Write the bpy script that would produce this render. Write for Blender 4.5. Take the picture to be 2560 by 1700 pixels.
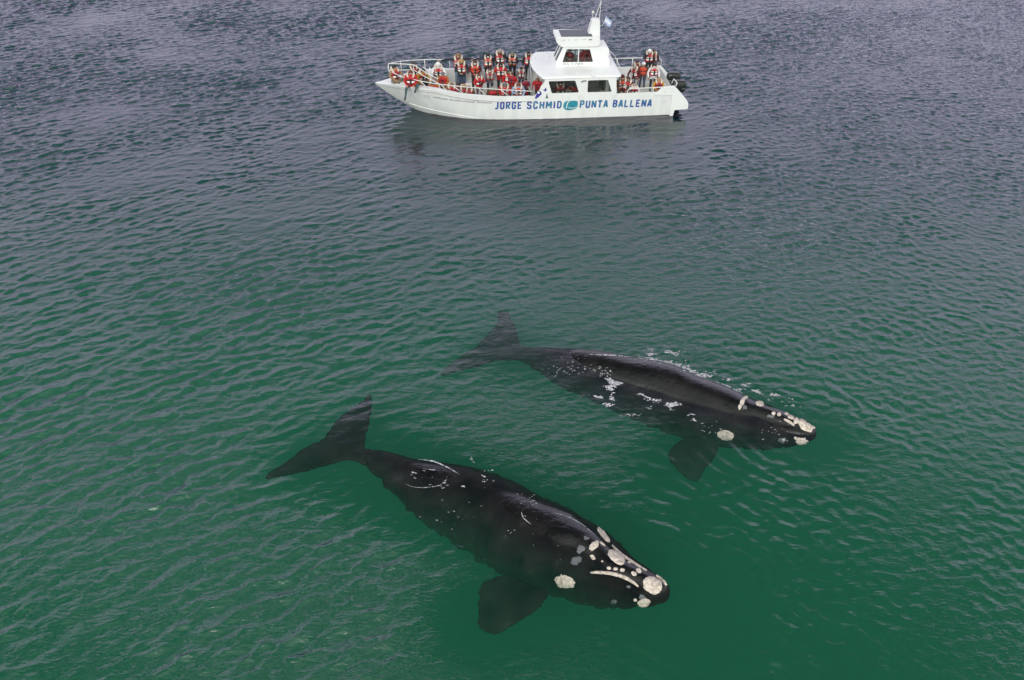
import bpy, bmesh, math, random
import numpy as np
from mathutils import Vector, Matrix, noise
from mathutils.bvhtree import BVHTree
from mathutils.kdtree import KDTree
from mathutils.geometry import tessellate_polygon

random.seed(7)
SC = bpy.context.scene
for o_ in list(bpy.data.objects):
    bpy.data.objects.remove(o_)
COL = SC.collection
R = math.radians

# ---------------------------------------------------------------- camera
FPX, PITCH, CAMH = 2100.0, R(36.8), 17.9          # focal length in photo pixels, tilt below horizontal, height
cam_d = bpy.data.cameras.new('camera')
cam = bpy.data.objects.new('camera', cam_d)
COL.objects.link(cam)
cam.location = (0, 0, CAMH)
cam.rotation_euler = (R(90) - PITCH, 0, 0)
cam_d.sensor_width = 36.0
cam_d.lens = 36.0 * FPX / 2560.0
cam_d.clip_start, cam_d.clip_end = 0.5, 6000
SC.camera = cam

# ---------------------------------------------------------------- world, sun, exposure
SUN_EL, SUN_AZ = R(30), R(195)                    # azimuth clockwise from +Y; behind and left of the camera
w = bpy.data.worlds.new('World')
SC.world = w
w.use_nodes = True
nt = w.node_tree
nt.nodes.clear()
def N(t, **kw):
    n = nt.nodes.new(t)
    for k, v in kw.items():
        setattr(n, k, v)
    return n
out = N('ShaderNodeOutputWorld')
bg = N('ShaderNodeBackground')
bg.inputs['Strength'].default_value = 0.1
sky = N('ShaderNodeTexSky')
sky.sky_type = 'NISHITA'
sky.sun_disc = False
sky.sun_elevation, sky.sun_rotation = SUN_EL, SUN_AZ
tc = N('ShaderNodeTexCoord')
sep = N('ShaderNodeSeparateXYZ')
nt.links.new(tc.outputs['Generated'], sep.inputs[0])
ramp = N('ShaderNodeValToRGB')                    # cloud deck: lavender towards the horizon, greyer overhead
nt.links.new(sep.outputs['Z'], ramp.inputs[0])
cr = ramp.color_ramp
cr.elements[0].position, cr.elements[0].color = 0.0, (1.12, 1.06, 1.36, 1)
cr.elements[1].position, cr.elements[1].color = 1.0, (0.45, 0.47, 0.47, 1)
for p_, c_ in ((0.40, (1.12, 1.06, 1.34, 1)), (0.53, (1.14, 1.04, 1.42, 1)), (0.58, (0.68, 0.65, 0.86, 1)), (0.63, (0.15, 0.15, 0.19, 1)), (0.71, (0.08, 0.085, 0.09, 1)), (0.90, (0.08, 0.085, 0.085, 1))):
    e_ = cr.elements.new(p_); e_.color = c_
cl = N('ShaderNodeTexNoise')
cl.inputs['Scale'].default_value, cl.inputs['Detail'].default_value = 3.5, 6
mp = N('ShaderNodeMapping'); mp.inputs['Scale'].default_value = (1, 1, 2.6)
nt.links.new(tc.outputs['Generated'], mp.inputs[0]); nt.links.new(mp.outputs[0], cl.inputs['Vector'])
mr = N('ShaderNodeMapRange'); mr.inputs[1].default_value, mr.inputs[2].default_value = 0.3, 0.7
mr.inputs[3].default_value, mr.inputs[4].default_value = 9.0, 12.5
nt.links.new(cl.outputs['Fac'], mr.inputs[0])
vm = N('ShaderNodeVectorMath', operation='SCALE')
neu = N('ShaderNodeValToRGB')                     # the cloud behind the camera is neutral and brighter
neu.color_ramp.elements[0].color, neu.color_ramp.elements[1].color = (1.75, 1.84, 1.74, 1), (.80, .86, .83, 1)
nt.links.new(sep.outputs['Z'], neu.inputs[0])
yr = N('ShaderNodeMapRange'); yr.inputs[1].default_value, yr.inputs[2].default_value = -0.25, 0.30
nt.links.new(sep.outputs['Y'], yr.inputs[0])
dmx = N('ShaderNodeMix', data_type='RGBA'); nt.links.new(yr.outputs[0], dmx.inputs[0]); nt.links.new(neu.outputs[0], dmx.inputs[6]); nt.links.new(ramp.outputs[0], dmx.inputs[7])
nt.links.new(dmx.outputs[2], vm.inputs[0]); nt.links.new(mr.outputs[0], vm.inputs['Scale'])
mx = N('ShaderNodeMix', data_type='RGBA'); mx.inputs[0].default_value = 0.85
nt.links.new(sky.outputs[0], mx.inputs[6]); nt.links.new(vm.outputs[0], mx.inputs[7])
nt.links.new(mx.outputs[2], bg.inputs[0]); nt.links.new(bg.outputs[0], out.inputs[0])
sun_d = bpy.data.lights.new('sun', 'SUN')
sun_d.energy, sun_d.angle, sun_d.color = 1.5, R(30), (1.0, 0.985, 0.96)
sun = bpy.data.objects.new('sun', sun_d); COL.objects.link(sun)
sdir = Vector((math.sin(SUN_AZ) * math.cos(SUN_EL), math.cos(SUN_AZ) * math.cos(SUN_EL), math.sin(SUN_EL)))
sun.rotation_euler = sdir.to_track_quat('Z', 'Y').to_euler()
sun.location = sdir * 60
SC.view_settings.view_transform = 'Standard'
SC.view_settings.look = 'None'
SC.view_settings.exposure = 0.0
SC.view_settings.gamma = 1.0
SC.render.engine = 'CYCLES'
cy = SC.cycles
cy.use_denoising = True
cy.max_bounces, cy.diffuse_bounces, cy.glossy_bounces, cy.transmission_bounces = 6, 2, 3, 4
cy.volume_bounces, cy.transparent_max_bounces = 1, 16
cy.caustics_reflective = cy.caustics_refractive = False

# ---------------------------------------------------------------- helpers
def pray(px, py):
    f = Vector((0, math.cos(PITCH), -math.sin(PITCH))); u = Vector((0, math.sin(PITCH), math.cos(PITCH)))
    return f + Vector((1, 0, 0)) * ((px - 1280) / FPX) - u * ((py - 850) / FPX)
CAM = Vector((0, 0, CAMH))
def at(px, py, z=0.0):
    """world point at height z seen at photo pixel (px, py)"""
    d = pray(px, py)
    return CAM + d * ((z - CAMH) / d.z)
def scale_at(P):
    f = Vector((0, math.cos(PITCH), -math.sin(PITCH)))
    return FPX / (P - CAM).dot(f)

def mat(name, col, rough=0.5, metal=0.0, var=0.0, vscale=6.0, bump=0.0, spec=0.5):
    m = bpy.data.materials.new(name); m.use_nodes = True
    t = m.node_tree; b = t.nodes['Principled BSDF']
    b.inputs['Roughness'].default_value = rough; b.inputs['Metallic'].default_value = metal
    b.inputs['Specular IOR Level'].default_value = spec
    b.inputs['Base Color'].default_value = (*col, 1)
    if var or bump:
        c = t.nodes.new('ShaderNodeTexCoord'); n = t.nodes.new('ShaderNodeTexNoise')
        n.inputs['Scale'].default_value, n.inputs['Detail'].default_value = vscale, 5
        t.links.new(c.outputs['Object'], n.inputs['Vector'])
    if var:
        r = t.nodes.new('ShaderNodeValToRGB')
        r.color_ramp.elements[0].position, r.color_ramp.elements[1].position = 0.3, 0.7
        r.color_ramp.elements[0].color = tuple(max(0, x * (1 - var)) for x in col) + (1,)
        r.color_ramp.elements[1].color = tuple(min(1, x * (1 + var)) for x in col) + (1,)
        t.links.new(n.outputs['Fac'], r.inputs[0]); t.links.new(r.outputs[0], b.inputs['Base Color'])
    if bump:
        bp = t.nodes.new('ShaderNodeBump'); bp.inputs['Strength'].default_value = bump; bp.inputs['Distance'].default_value = 0.02
        t.links.new(n.outputs['Fac'], bp.inputs['Height']); t.links.new(bp.outputs[0], b.inputs['Normal'])
    return m

def link(name, verts, faces, m=None, parent=None, smooth=False, mats=None, midx=None):
    me = bpy.data.meshes.new(name)
    me.from_pydata([tuple(v) for v in verts], [], [tuple(f) for f in faces])
    for q in (mats or ([m] if m else [])):
        me.materials.append(q)
    if midx is not None:
        me.polygons.foreach_set('material_index', midx)
    if smooth:
        me.polygons.foreach_set('use_smooth', [True] * len(me.polygons))
    me.update()
    o = bpy.data.objects.new(name, me); COL.objects.link(o)
    if parent: o.parent = parent
    return o

def tag(o, label=None, cat=None, group=None, kind=None):
    if label: o['label'] = label
    if cat: o['category'] = cat
    if group: o['group'] = group
    if kind: o['kind'] = kind
    return o

class MB:
    """collects shapes into one mesh"""
    def __init__(s): s.v, s.f, s.m = [], [], []
    def add(s, v, f, mi=0):
        b = len(s.v); s.v += [Vector(x) for x in v]; s.f += [tuple(b + i for i in q) for q in f]; s.m += [mi] * len(f)
        return s
    def box(s, lo, hi, mi=0):
        x0, y0, z0 = lo; x1, y1, z1 = hi
        v = [(x0, y0, z0), (x1, y0, z0), (x1, y1, z0), (x0, y1, z0), (x0, y0, z1), (x1, y0, z1), (x1, y1, z1), (x0, y1, z1)]
        return s.add(v, [(3, 2, 1, 0), (4, 5, 6, 7), (0, 1, 5, 4), (1, 2, 6, 5), (2, 3, 7, 6), (3, 0, 4, 7)], mi)
    def tube(s, pts, rad, seg=8, mi=0, cap=True, flat=1.0):
        pts = [Vector(p) for p in pts]; n = len(pts)
        rad = [rad] * n if not hasattr(rad, '__len__') else rad
        v, f = [], []; up = None
        for i, p in enumerate(pts):
            t = (pts[min(i + 1, n - 1)] - pts[max(i - 1, 0)]).normalized()
            if up is None: up = Vector((0, 0, 1)) if abs(t.z) < .9 else Vector((1, 0, 0))
            sd = t.cross(up)
            if sd.length < 1e-4: sd = t.cross(Vector((0, 1, 0)))
            sd.normalize(); up = sd.cross(t).normalized()
            for k in range(seg):
                a = 2 * math.pi * k / seg
                v.append(p + (sd * math.cos(a) + up * math.sin(a) * flat) * rad[i])
        for i in range(n - 1):
            for k in range(seg):
                k2 = (k + 1) % seg
                f.append((i * seg + k, i * seg + k2, (i + 1) * seg + k2, (i + 1) * seg + k))
        if cap:
            f.append(tuple(range(seg))[::-1]); f.append(tuple((n - 1) * seg + k for k in range(seg)))
        return s.add(v, f, mi)
    def ball(s, c, r, seg=10, rings=7, mi=0):
        c = Vector(c); r = Vector(r) if hasattr(r, '__len__') else Vector((r, r, r))
        v = [c + Vector((0, 0, -r.z))]; f = []
        for i in range(1, rings):
            ph = -math.pi / 2 + math.pi * i / rings
            for k in range(seg):
                a = 2 * math.pi * k / seg
                v.append(c + Vector((r.x * math.cos(ph) * math.cos(a), r.y * math.cos(ph) * math.sin(a), r.z * math.sin(ph))))
        v.append(c + Vector((0, 0, r.z))); L = len(v) - 1
        for k in range(seg):
            k2 = (k + 1) % seg
            f.append((0, 1 + k2, 1 + k)); f.append((L, 1 + (rings - 2) * seg + k, 1 + (rings - 2) * seg + k2))
            for i in range(rings - 2):
                f.append((1 + i * seg + k, 1 + i * seg + k2, 1 + (i + 1) * seg + k2, 1 + (i + 1) * seg + k))
        return s.add(v, f, mi)
    def build(s, name, m=None, parent=None, smooth=False, mats=None):
        return link(name, s.v, s.f, m, parent, smooth, mats, s.m if mats else None)

def bevel(o, wd=0.02, seg=2, ang=40):
    b = o.modifiers.new('bevel', 'BEVEL'); b.width = wd; b.segments = seg; b.limit_method = 'ANGLE'; b.angle_limit = R(ang)
    return o

def lerp1(tab, x):
    return float(np.interp(x, [a for a, _ in tab], [b for _, b in tab]))

# ---------------------------------------------------------------- water
GX0, GX1, GY0, GY1, GD = -46.0, 46.0, 2.0, 74.0, 0.08
NX, NY = int((GX1 - GX0) / GD) + 1, int((GY1 - GY0) / GD) + 1
def fft_field(seed, nx, ny, d, lam, spread, ang, slope, kmin=0.0):
    """wind-wave height field and its horizontal (choppy) displacement; lam = peak wavelength, ang = travel direction, slope = rms slope"""
    rg = np.random.default_rng(seed)
    kx = 2 * np.pi * np.fft.fftfreq(nx, d)[None, :]; ky = 2 * np.pi * np.fft.fftfreq(ny, d)[:, None]
    k = np.sqrt(kx * kx + ky * ky); k[0, 0] = 1e9
    kp = 2 * np.pi / lam
    th = np.arctan2(ky, kx) - ang
    D = np.clip(np.cos(th), 0, None) ** spread + 0.02
    S = np.exp(-1.25 * (kp / k) ** 2) * (k / kp) ** -3.4 * D / k
    S[k > np.pi / d * 0.72] = 0
    if kmin: S[k < kmin] = 0
    A = np.sqrt(S) * (rg.standard_normal((ny, nx)) + 1j * rg.standard_normal((ny, nx)))
    A[0, 0] = 0
    h = np.fft.ifft2(A).real
    gx = np.fft.ifft2(1j * kx * A).real; gy = np.fft.ifft2(1j * ky * A).real
    s = slope / np.sqrt((gx ** 2 + gy ** 2).mean())
    dx = np.fft.ifft2(-1j * kx / k * A).real; dy = np.fft.ifft2(-1j * ky / k * A).real
    return h * s, dx * s, dy * s
def smooth_noise(seed, nx, ny, d, lam):
    rg = np.random.default_rng(seed)
    kx = 2 * np.pi * np.fft.fftfreq(nx, d)[None, :]; ky = 2 * np.pi * np.fft.fftfreq(ny, d)[:, None]
    A = np.fft.fft2(rg.standard_normal((ny, nx))) * np.exp(-(kx ** 2 + ky ** 2) * (lam / 5.0) ** 2)
    n = np.fft.ifft2(A).real
    return n / n.std()
FX, FY = 1280, 1024
xs = GX0 + GD * np.arange(NX); ys = GY0 + GD * np.arange(NY)
XX, YY = np.meshgrid(xs, ys)
def tile(a): return np.take(np.take(a, np.arange(NY) % FY, 0), np.arange(NX) % FX, 1)
CREST = R(31)                                     # crests run to the right and away from the camera
h1, dx1, dy1 = [tile(a) for a in fft_field(11, FX, FY, GD, 0.70, 5, CREST + R(90), 0.225)]
h2, dx2, dy2 = [tile(a) for a in fft_field(23, FX, FY, GD, 0.42, 1.2, R(70), 0.13)]
h3, dx3, dy3 = [tile(a) for a in fft_field(37, FX, FY, GD, 5.0, 2.5, CREST + R(75), 0.022)]
gust = tile(smooth_noise(5, FX, FY, GD, 9.0)); gust2 = tile(smooth_noise(6, FX, FY, GD, 4.0))
def sstep(a, b, x):
    t = np.clip((x - a) / (b - a), 0, 1); return t * t * (3 - 2 * t)
hw = 0.60 * np.sqrt((YY - 2) ** 2 + 160) + 1.0     # roughly half the width of the open view at each distance
uu = XX / hw
far_t = sstep(24, 42, YY)
near_w = 1 - 0.66 * sstep(-0.40, 0.10, uu)
far_w = 1 - 0.45 * sstep(0.30, 0.75, uu)
w1 = 0.80 * near_w * (1 - far_t) + far_w * far_t
w1 *= np.clip(1 + 0.30 * gust + 0.16 * gust2, 0.3, 1.8)
w2 = 0.55 + 0.45 * sstep(0.1, 0.6, uu) + 0.22 * gust2
w2 = w2 * (0.55 + 0.45 * far_t + 0.35 * sstep(0.3, 0.7, uu) * (1 - far_t))
w2 += 0.55 * sstep(0.30, 0.7, uu) * sstep(16, 24, YY) * (1 - sstep(44, 56, YY))
W1A, W1B = at(905, 1138), at(1660, 1478)
W2A, W2B = at(1295, 880), at(2030, 1080)
def seg_dist(A, B):
    d = np.array([B.x - A.x, B.y - A.y]); L = d @ d
    t = np.clip(((XX - A.x) * d[0] + (YY - A.y) * d[1]) / L, 0, 1)
    return np.sqrt((XX - A.x - t * d[0]) ** 2 + (YY - A.y - t * d[1]) ** 2)
dW1, dW2 = seg_dist(W1A, W1B), seg_dist(W2A, W2B)
dF = np.minimum(seg_dist(at(1370, 1470), at(1220, 1540)), seg_dist(at(1760, 1110), at(1715, 1185)))      # over the flippers too
dF = np.minimum(dF, seg_dist(at(905, 1140), at(790, 1140)))
calm = np.minimum(1, 0.10 + 0.90 * sstep(0.9, 3.2, np.minimum(np.minimum(dW1, dW2 + .4), dF + .5)))
lee_m = sstep(34, 40, YY) * (1 - sstep(45, 48, YY)) * sstep(-8.5, -5.0, XX) * (1 - sstep(9.5, 12.5, XX))
lee = 1 - 0.52 * lee_m   # water sheltered by the boat
calm = calm * lee
wob_a, wob_b, wob_c = [tile(smooth_noise(s_, FX, FY, GD, l_)) for s_, l_ in ((61, 3.0), (62, 1.1), (63, 2.6))]
def rings(c, lam, amp, r0, r1):
    r = np.sqrt((XX - c.x) ** 2 + (YY - c.y) ** 2) + 0.20 * wob_a + 0.07 * wob_b
    amp = amp * np.clip(0.55 + 0.75 * wob_c, 0, 1.6)
    return amp * sstep(1.0, 2.0, np.minimum(dW1, dW2)) * np.sin(2 * np.pi * r / lam) * sstep(r0, r0 + .8, r) * (1 - sstep(r0 + .8, r1, r))
H = (h1 * w1 + h2 * w2) * calm + h3 * (0.35 + 0.65 * far_t)
H += rings(at(1640, 1440), 0.40, 0.0062, 0.7, 5.5) + rings(at(1560, 1370), 0.47, 0.0048, 1.0, 6.0) + rings(at(2000, 1070), 0.46, 0.0070, 0.5, 5.5) + rings(at(1740, 1150), 0.55, 0.0050, 0.8, 6.0)
edge = np.minimum.reduce([XX - GX0, GX1 - XX, YY - GY0, GY1 - YY]); ew = sstep(0, 2.0, edge)
H *= ew
DXX = (dx1 * w1 + dx2 * w2) * calm * ew * 0.82; DYY = (dy1 * w1 + dy2 * w2) * calm * ew * 0.82
def water_z(x, y):
    i = min(NX - 1, max(0, int(round((x - GX0) / GD)))); j = min(NY - 1, max(0, int(round((y - GY0) / GD))))
    return float(H[j, i])
co = np.stack([XX - DXX, YY - DYY, H], -1).reshape(-1, 3).astype(np.float32)
idx = np.arange(NX * NY).reshape(NY, NX)
quads = np.stack([idx[:-1, :-1], idx[:-1, 1:], idx[1:, 1:], idx[1:, :-1]], -1).reshape(-1, 4)
# skirt of open sea out to the horizon, side walls and floor that close the body of water
ring_in = np.concatenate([idx[0, :], idx[1:, -1], idx[-1, -2::-1], idx[-2:0:-1, 0]])
RN = len(ring_in)
FARR, BOT = 3500.0, -24.0
cxy = np.array([0.0, 38.0])
pin = co[ring_in][:, :2] - cxy
dirn = pin / np.linalg.norm(pin, axis=1)[:, None]
v_out = np.concatenate([dirn * FARR + cxy, np.zeros((RN, 1))], 1)
v_bot = np.concatenate([dirn * FARR + cxy, np.full((RN, 1), BOT)], 1)
nb = NX * NY
r2 = nb + np.arange(RN); r3 = r2 + RN
nxt = np.roll(np.arange(RN), -1)
sk1 = np.stack([ring_in[nxt], ring_in, r2, r2[nxt]], -1)
sk2 = np.stack([r2[nxt], r2, r3, r3[nxt]], -1)
cen = nb + 2 * RN
tri = np.stack([r3[nxt], r3, np.full(RN, cen)], -1)
allv = np.concatenate([co, v_out, v_bot, [[cxy[0], cxy[1], BOT]]]).astype(np.float32)
q4 = np.concatenate([quads, sk1, sk2])
me = bpy.data.meshes.new('water')
me.vertices.add(len(allv)); me.vertices.foreach_set('co', allv.ravel())
me.loops.add(q4.size + tri.size)
me.loops.foreach_set('vertex_index', np.concatenate([q4.ravel(), tri.ravel()]).astype(np.int32))
me.polygons.add(len(q4) + len(tri))
ls = np.concatenate([np.arange(len(q4)) * 4, q4.size + np.arange(len(tri)) * 3]).astype(np.int32)
me.polygons.foreach_set('loop_start', ls)
me.polygons.foreach_set('use_smooth', np.concatenate([np.ones(len(quads) + RN, bool), np.zeros(RN * 2, bool)]))
me.update(); me.validate()
at_ = me.attributes.new('ripple', 'FLOAT', 'POINT'); rv = np.full(len(allv), 0.8, np.float32); rv[:NX * NY] = (0.92 * (0.78 + 0.22 * far_t) * np.clip(calm, .10, 1) * (1 - .45 * lee_m) * np.clip(1 + .3 * gust, .3, 1.6)).ravel(); at_.data.foreach_set('value', rv)

wm = bpy.data.materials.new('sea_water'); wm.use_nodes = True
t = wm.node_tree; t.nodes.clear(); L = t.links.new
def TN(t, typ, **kw):
    n = t.nodes.new(typ)
    for k, v in kw.items(): setattr(n, k, v)
    return n
o_ = TN(t, 'ShaderNodeOutputMaterial')
tcw = TN(t, 'ShaderNodeTexCoord')
def ripple(scale, stretch, ang, detail):
    m_ = TN(t, 'ShaderNodeMapping'); m_.inputs['Rotation'].default_value = (0, 0, -ang); m_.inputs['Scale'].default_value = (1 / stretch, 1, 1)
    n_ = TN(t, 'ShaderNodeTexNoise'); n_.inputs['Scale'].default_value = scale; n_.inputs['Detail'].default_value = detail; n_.inputs['Roughness'].default_value = 0.55
    L(tcw.outputs['Object'], m_.inputs[0]); L(m_.outputs[0], n_.inputs['Vector'])
    return n_
ra, rb = ripple(6.0, 2.2, CREST, 4), ripple(15, 1.7, CREST + .5, 2)
ad = TN(t, 'ShaderNodeMath', operation='MULTIPLY_ADD'); ad.inputs[1].default_value = 0.4
L(rb.outputs['Fac'], ad.inputs[0]); L(ra.outputs['Fac'], ad.inputs[2])
bp = TN(t, 'ShaderNodeBump'); atn = TN(t, 'ShaderNodeAttribute', attribute_name='ripple'); L(atn.outputs['Fac'], bp.inputs['Strength']); bp.inputs['Distance'].default_value = 0.05
L(ad.outputs[0], bp.inputs['Height'])
fr = TN(t, 'ShaderNodeFresnel'); fr.inputs['IOR'].default_value = 1.85; L(bp.outputs[0], fr.inputs['Normal'])
ge = TN(t, 'ShaderNodeNewGeometry')
inv = TN(t, 'ShaderNodeMath', operation='SUBTRACT'); inv.inputs[0].default_value = 1.0; L(ge.outputs['Backfacing'], inv.inputs[1])
mu = TN(t, 'ShaderNodeMath', operation='MULTIPLY'); L(fr.outputs[0], mu.inputs[0]); L(inv.outputs[0], mu.inputs[1])
tr = TN(t, 'ShaderNodeBsdfTransparent'); gl = TN(t, 'ShaderNodeBsdfGlossy'); gl.inputs['Roughness'].default_value = 0.06
L(bp.outputs[0], gl.inputs['Normal'])
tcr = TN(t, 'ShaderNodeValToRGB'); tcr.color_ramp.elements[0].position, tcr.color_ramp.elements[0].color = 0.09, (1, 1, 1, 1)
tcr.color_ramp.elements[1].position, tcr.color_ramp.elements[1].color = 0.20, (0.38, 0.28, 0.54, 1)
L(mu.outputs[0], tcr.inputs[0]); sp_ = TN(t, 'ShaderNodeSeparateXYZ'); L(tcw.outputs['Object'], sp_.inputs[0])   # surface tint turns darker and less green farther out along y
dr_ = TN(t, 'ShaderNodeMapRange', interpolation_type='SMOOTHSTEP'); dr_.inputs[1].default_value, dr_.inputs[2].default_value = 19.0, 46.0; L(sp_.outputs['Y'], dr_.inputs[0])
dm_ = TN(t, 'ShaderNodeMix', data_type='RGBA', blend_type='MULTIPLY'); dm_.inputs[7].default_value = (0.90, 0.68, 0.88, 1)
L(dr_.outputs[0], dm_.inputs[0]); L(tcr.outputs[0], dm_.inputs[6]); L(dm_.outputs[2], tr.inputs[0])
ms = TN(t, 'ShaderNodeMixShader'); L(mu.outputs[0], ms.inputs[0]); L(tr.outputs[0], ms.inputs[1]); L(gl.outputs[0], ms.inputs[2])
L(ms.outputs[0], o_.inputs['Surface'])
vs = TN(t, 'ShaderNodeVolumeScatter'); vs.inputs['Color'].default_value = (0.030, 0.405, 0.212, 1); vs.inputs['Density'].default_value = 0.10; vs.inputs['Anisotropy'].default_value = 0.0
va = TN(t, 'ShaderNodeVolumeAbsorption'); va.inputs['Color'].default_value = (0.030, 0.405, 0.212, 1); va.inputs['Density'].default_value = 0.10
ads = TN(t, 'ShaderNodeAddShader'); L(vs.outputs[0], ads.inputs[0]); L(va.outputs[0], ads.inputs[1])
L(ads.outputs[0], o_.inputs['Volume'])
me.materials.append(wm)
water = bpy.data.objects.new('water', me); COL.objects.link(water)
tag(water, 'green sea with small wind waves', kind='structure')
# sandy bottom far below
sand = mat('sand', (0.16, 0.15, 0.11), 0.9, var=.3, vscale=.2)
tag(link('seabed', [(-3600, -3600, -24.4), (3600, -3600, -24.4), (3600, 3600, -24.4), (-3600, 3600, -24.4)], [(0, 1, 2, 3)], sand), 'sandy sea floor under the water', kind='structure')

# ---------------------------------------------------------------- whales
def whale_skin(name):
    m = bpy.data.materials.new(name); m.use_nodes = True
    t = m.node_tree; b = t.nodes['Principled BSDF']; L = t.links.new
    c = t.nodes.new('ShaderNodeTexCoord')
    n1 = t.nodes.new('ShaderNodeTexNoise'); n1.inputs['Scale'].default_value, n1.inputs['Detail'].default_value = 1.4, 8
    L(c.outputs['Object'], n1.inputs['Vector'])
    r = t.nodes.new('ShaderNodeValToRGB'); e = r.color_ramp.elements
    e[0].position, e[0].color = 0.35, (0.0014, 0.0017, 0.0016, 1)
    e[1].position, e[1].color = 0.66, (0.013, 0.012, 0.011, 1)
    x = e.new(0.86); x.color = (0.045, 0.046, 0.046, 1)
    L(n1.outputs['Fac'], r.inputs[0])
    n2 = t.nodes.new('ShaderNodeTexNoise'); n2.inputs['Scale'].default_value, n2.inputs['Detail'].default_value = 26, 2
    L(c.outputs['Object'], n2.inputs['Vector'])
    r2 = t.nodes.new('ShaderNodeValToRGB'); r2.color_ramp.elements[0].position, r2.color_ramp.elements[1].position = 0.70, 0.76
    L(n2.outputs['Fac'], r2.inputs[0])
    mxx = t.nodes.new('ShaderNodeMix'); mxx.data_type = 'RGBA'; mxx.inputs[7].default_value = (0.10, 0.10, 0.10, 1)
    ms = t.nodes.new('ShaderNodeMath'); ms.operation = 'MULTIPLY'; ms.inputs[1].default_value = 0.12
    L(r2.outputs[0], ms.inputs[0]); L(ms.outputs[0], mxx.inputs[0]); L(r.outputs[0], mxx.inputs[6]); L(mxx.outputs[2], b.inputs['Base Color'])
    b.inputs['Roughness'].default_value = 0.20
    gp = t.nodes.new('ShaderNodeNewGeometry'); sz = t.nodes.new('ShaderNodeSeparateXYZ'); zr = t.nodes.new('ShaderNodeMapRange')   # immersed skin has hardly any gloss (water and skin share their index)
    zr.inputs[1].default_value, zr.inputs[2].default_value, zr.inputs[3].default_value, zr.inputs[4].default_value = -0.02, 0.03, 0.02, 0.55
    L(gp.outputs['Position'], sz.inputs[0]); L(sz.outputs['Z'], zr.inputs[0]); L(zr.outputs[0], b.inputs['Specular IOR Level'])
    n3 = t.nodes.new('ShaderNodeTexNoise'); n3.inputs['Scale'].default_value, n3.inputs['Detail'].default_value = 7, 8
    L(c.outputs['Object'], n3.inputs['Vector'])
    bp = t.nodes.new('ShaderNodeBump'); bp.inputs['Strength'].default_value = 0.45; bp.inputs['Distance'].default_value = 0.05
    L(n3.outputs['Fac'], bp.inputs['Height']); L(bp.outputs[0], b.inputs['Normal'])
    return m
SKIN = whale_skin('whale_skin')
CALL = mat('callosity_crust', (0.62, 0.53, 0.45), 0.9, var=0.36, vscale=11, bump=1.0)
PALE = mat('pale_scar', (0.13, 0.135, 0.145), 0.5, var=0.3, vscale=9)

def cat_path(tab, n):
    """Catmull-Rom resample of a table of rows"""
    a = np.array(tab, float); m = len(a)
    P = np.vstack([2 * a[0] - a[1], a, 2 * a[-1] - a[-2]])
    outp = []
    for q in np.linspace(0, m - 1 - 1e-6, n):
        i = int(q); u = q - i; p0, p1, p2, p3 = P[i:i + 4]
        outp.append(0.5 * (2 * p1 + (p2 - p0) * u + (2 * p0 - 5 * p1 + 4 * p2 - p3) * u * u + (3 * p1 - p0 - 3 * p2 + p3) * u ** 3))
    return np.array(outp)

def fluke_or_fin(poly, zf, thick, mb, seed):
    """lens-shaped blade from an outline (pixels) laid in the depth given by zf(px, py)"""
    pts = cat_path(poly + [poly[0]], 90)[:-1]
    P = [at(x, y, zf(x, y)) for x, y in pts]
    P = [p + Vector((noise.noise(Vector((i * .55, seed, 1))), noise.noise(Vector((i * .55, seed, 7))), 0)) * 0.05 for i, p in enumerate(P)]  # outline jittered to imitate refraction by the ripples above
    n = len(P)
    area_c = sum(P, Vector()) / n
    tri_ = tessellate_polygon([[Vector((p.x, p.y, 0)) for p in P]])
    bm = bmesh.new()
    vs_ = [bm.verts.new(p) for p in P]
    for a, b, c in tri_:
        try: bm.faces.new((vs_[a], vs_[b], vs_[c]))
        except ValueError: pass
    bmesh.ops.triangulate(bm, faces=bm.faces)
    for _ in range(3):
        es = [e for e in bm.edges if e.calc_length() > 0.16]
        if not es: break
        bmesh.ops.subdivide_edges(bm, edges=es, cuts=1)
        bmesh.ops.triangulate(bm, faces=[f for f in bm.faces if len(f.verts) > 3])
        bmesh.ops.beautify_fill(bm, faces=bm.faces, edges=[e for e in bm.edges if not e.is_boundary])
    bm.verts.ensure_lookup_table(); bm.normal_update()
    ed = [((P[i] + P[(i + 1) % n]) / 2) for i in range(n)]
    kd = KDTree(n)
    for i, p in enumerate(ed): kd.insert((p.x, p.y, 0), i)
    kd.balance()
    top, bot = [], []
    for v in bm.verts:
        d = kd.find((v.co.x, v.co.y, 0))[2]
        hgt = thick * min(1.0, (d / 0.55)) ** 0.5 + 0.012
        nz = noise.noise(v.co * 1.7 + Vector((seed, 0, 0))) * 0.03
        top.append(v.co + Vector((0, 0, hgt + nz))); bot.append(v.co + Vector((0, 0, -hgt + nz)))
    off = len(mb.v); nv = len(top)
    F = []
    for f in bm.faces:
        q = [v.index for v in f.verts]
        if f.normal.z < 0: q = q[::-1]
        F.append(tuple(q)); F.append(tuple(nv + i for i in q[::-1]))
    for e in bm.edges:
        if e.is_boundary:
            a, b = e.verts[0].index, e.verts[1].index
            F.append((a, b, nv + b, nv + a))
    bm.free()
    mb.add(top + bot, F)

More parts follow.
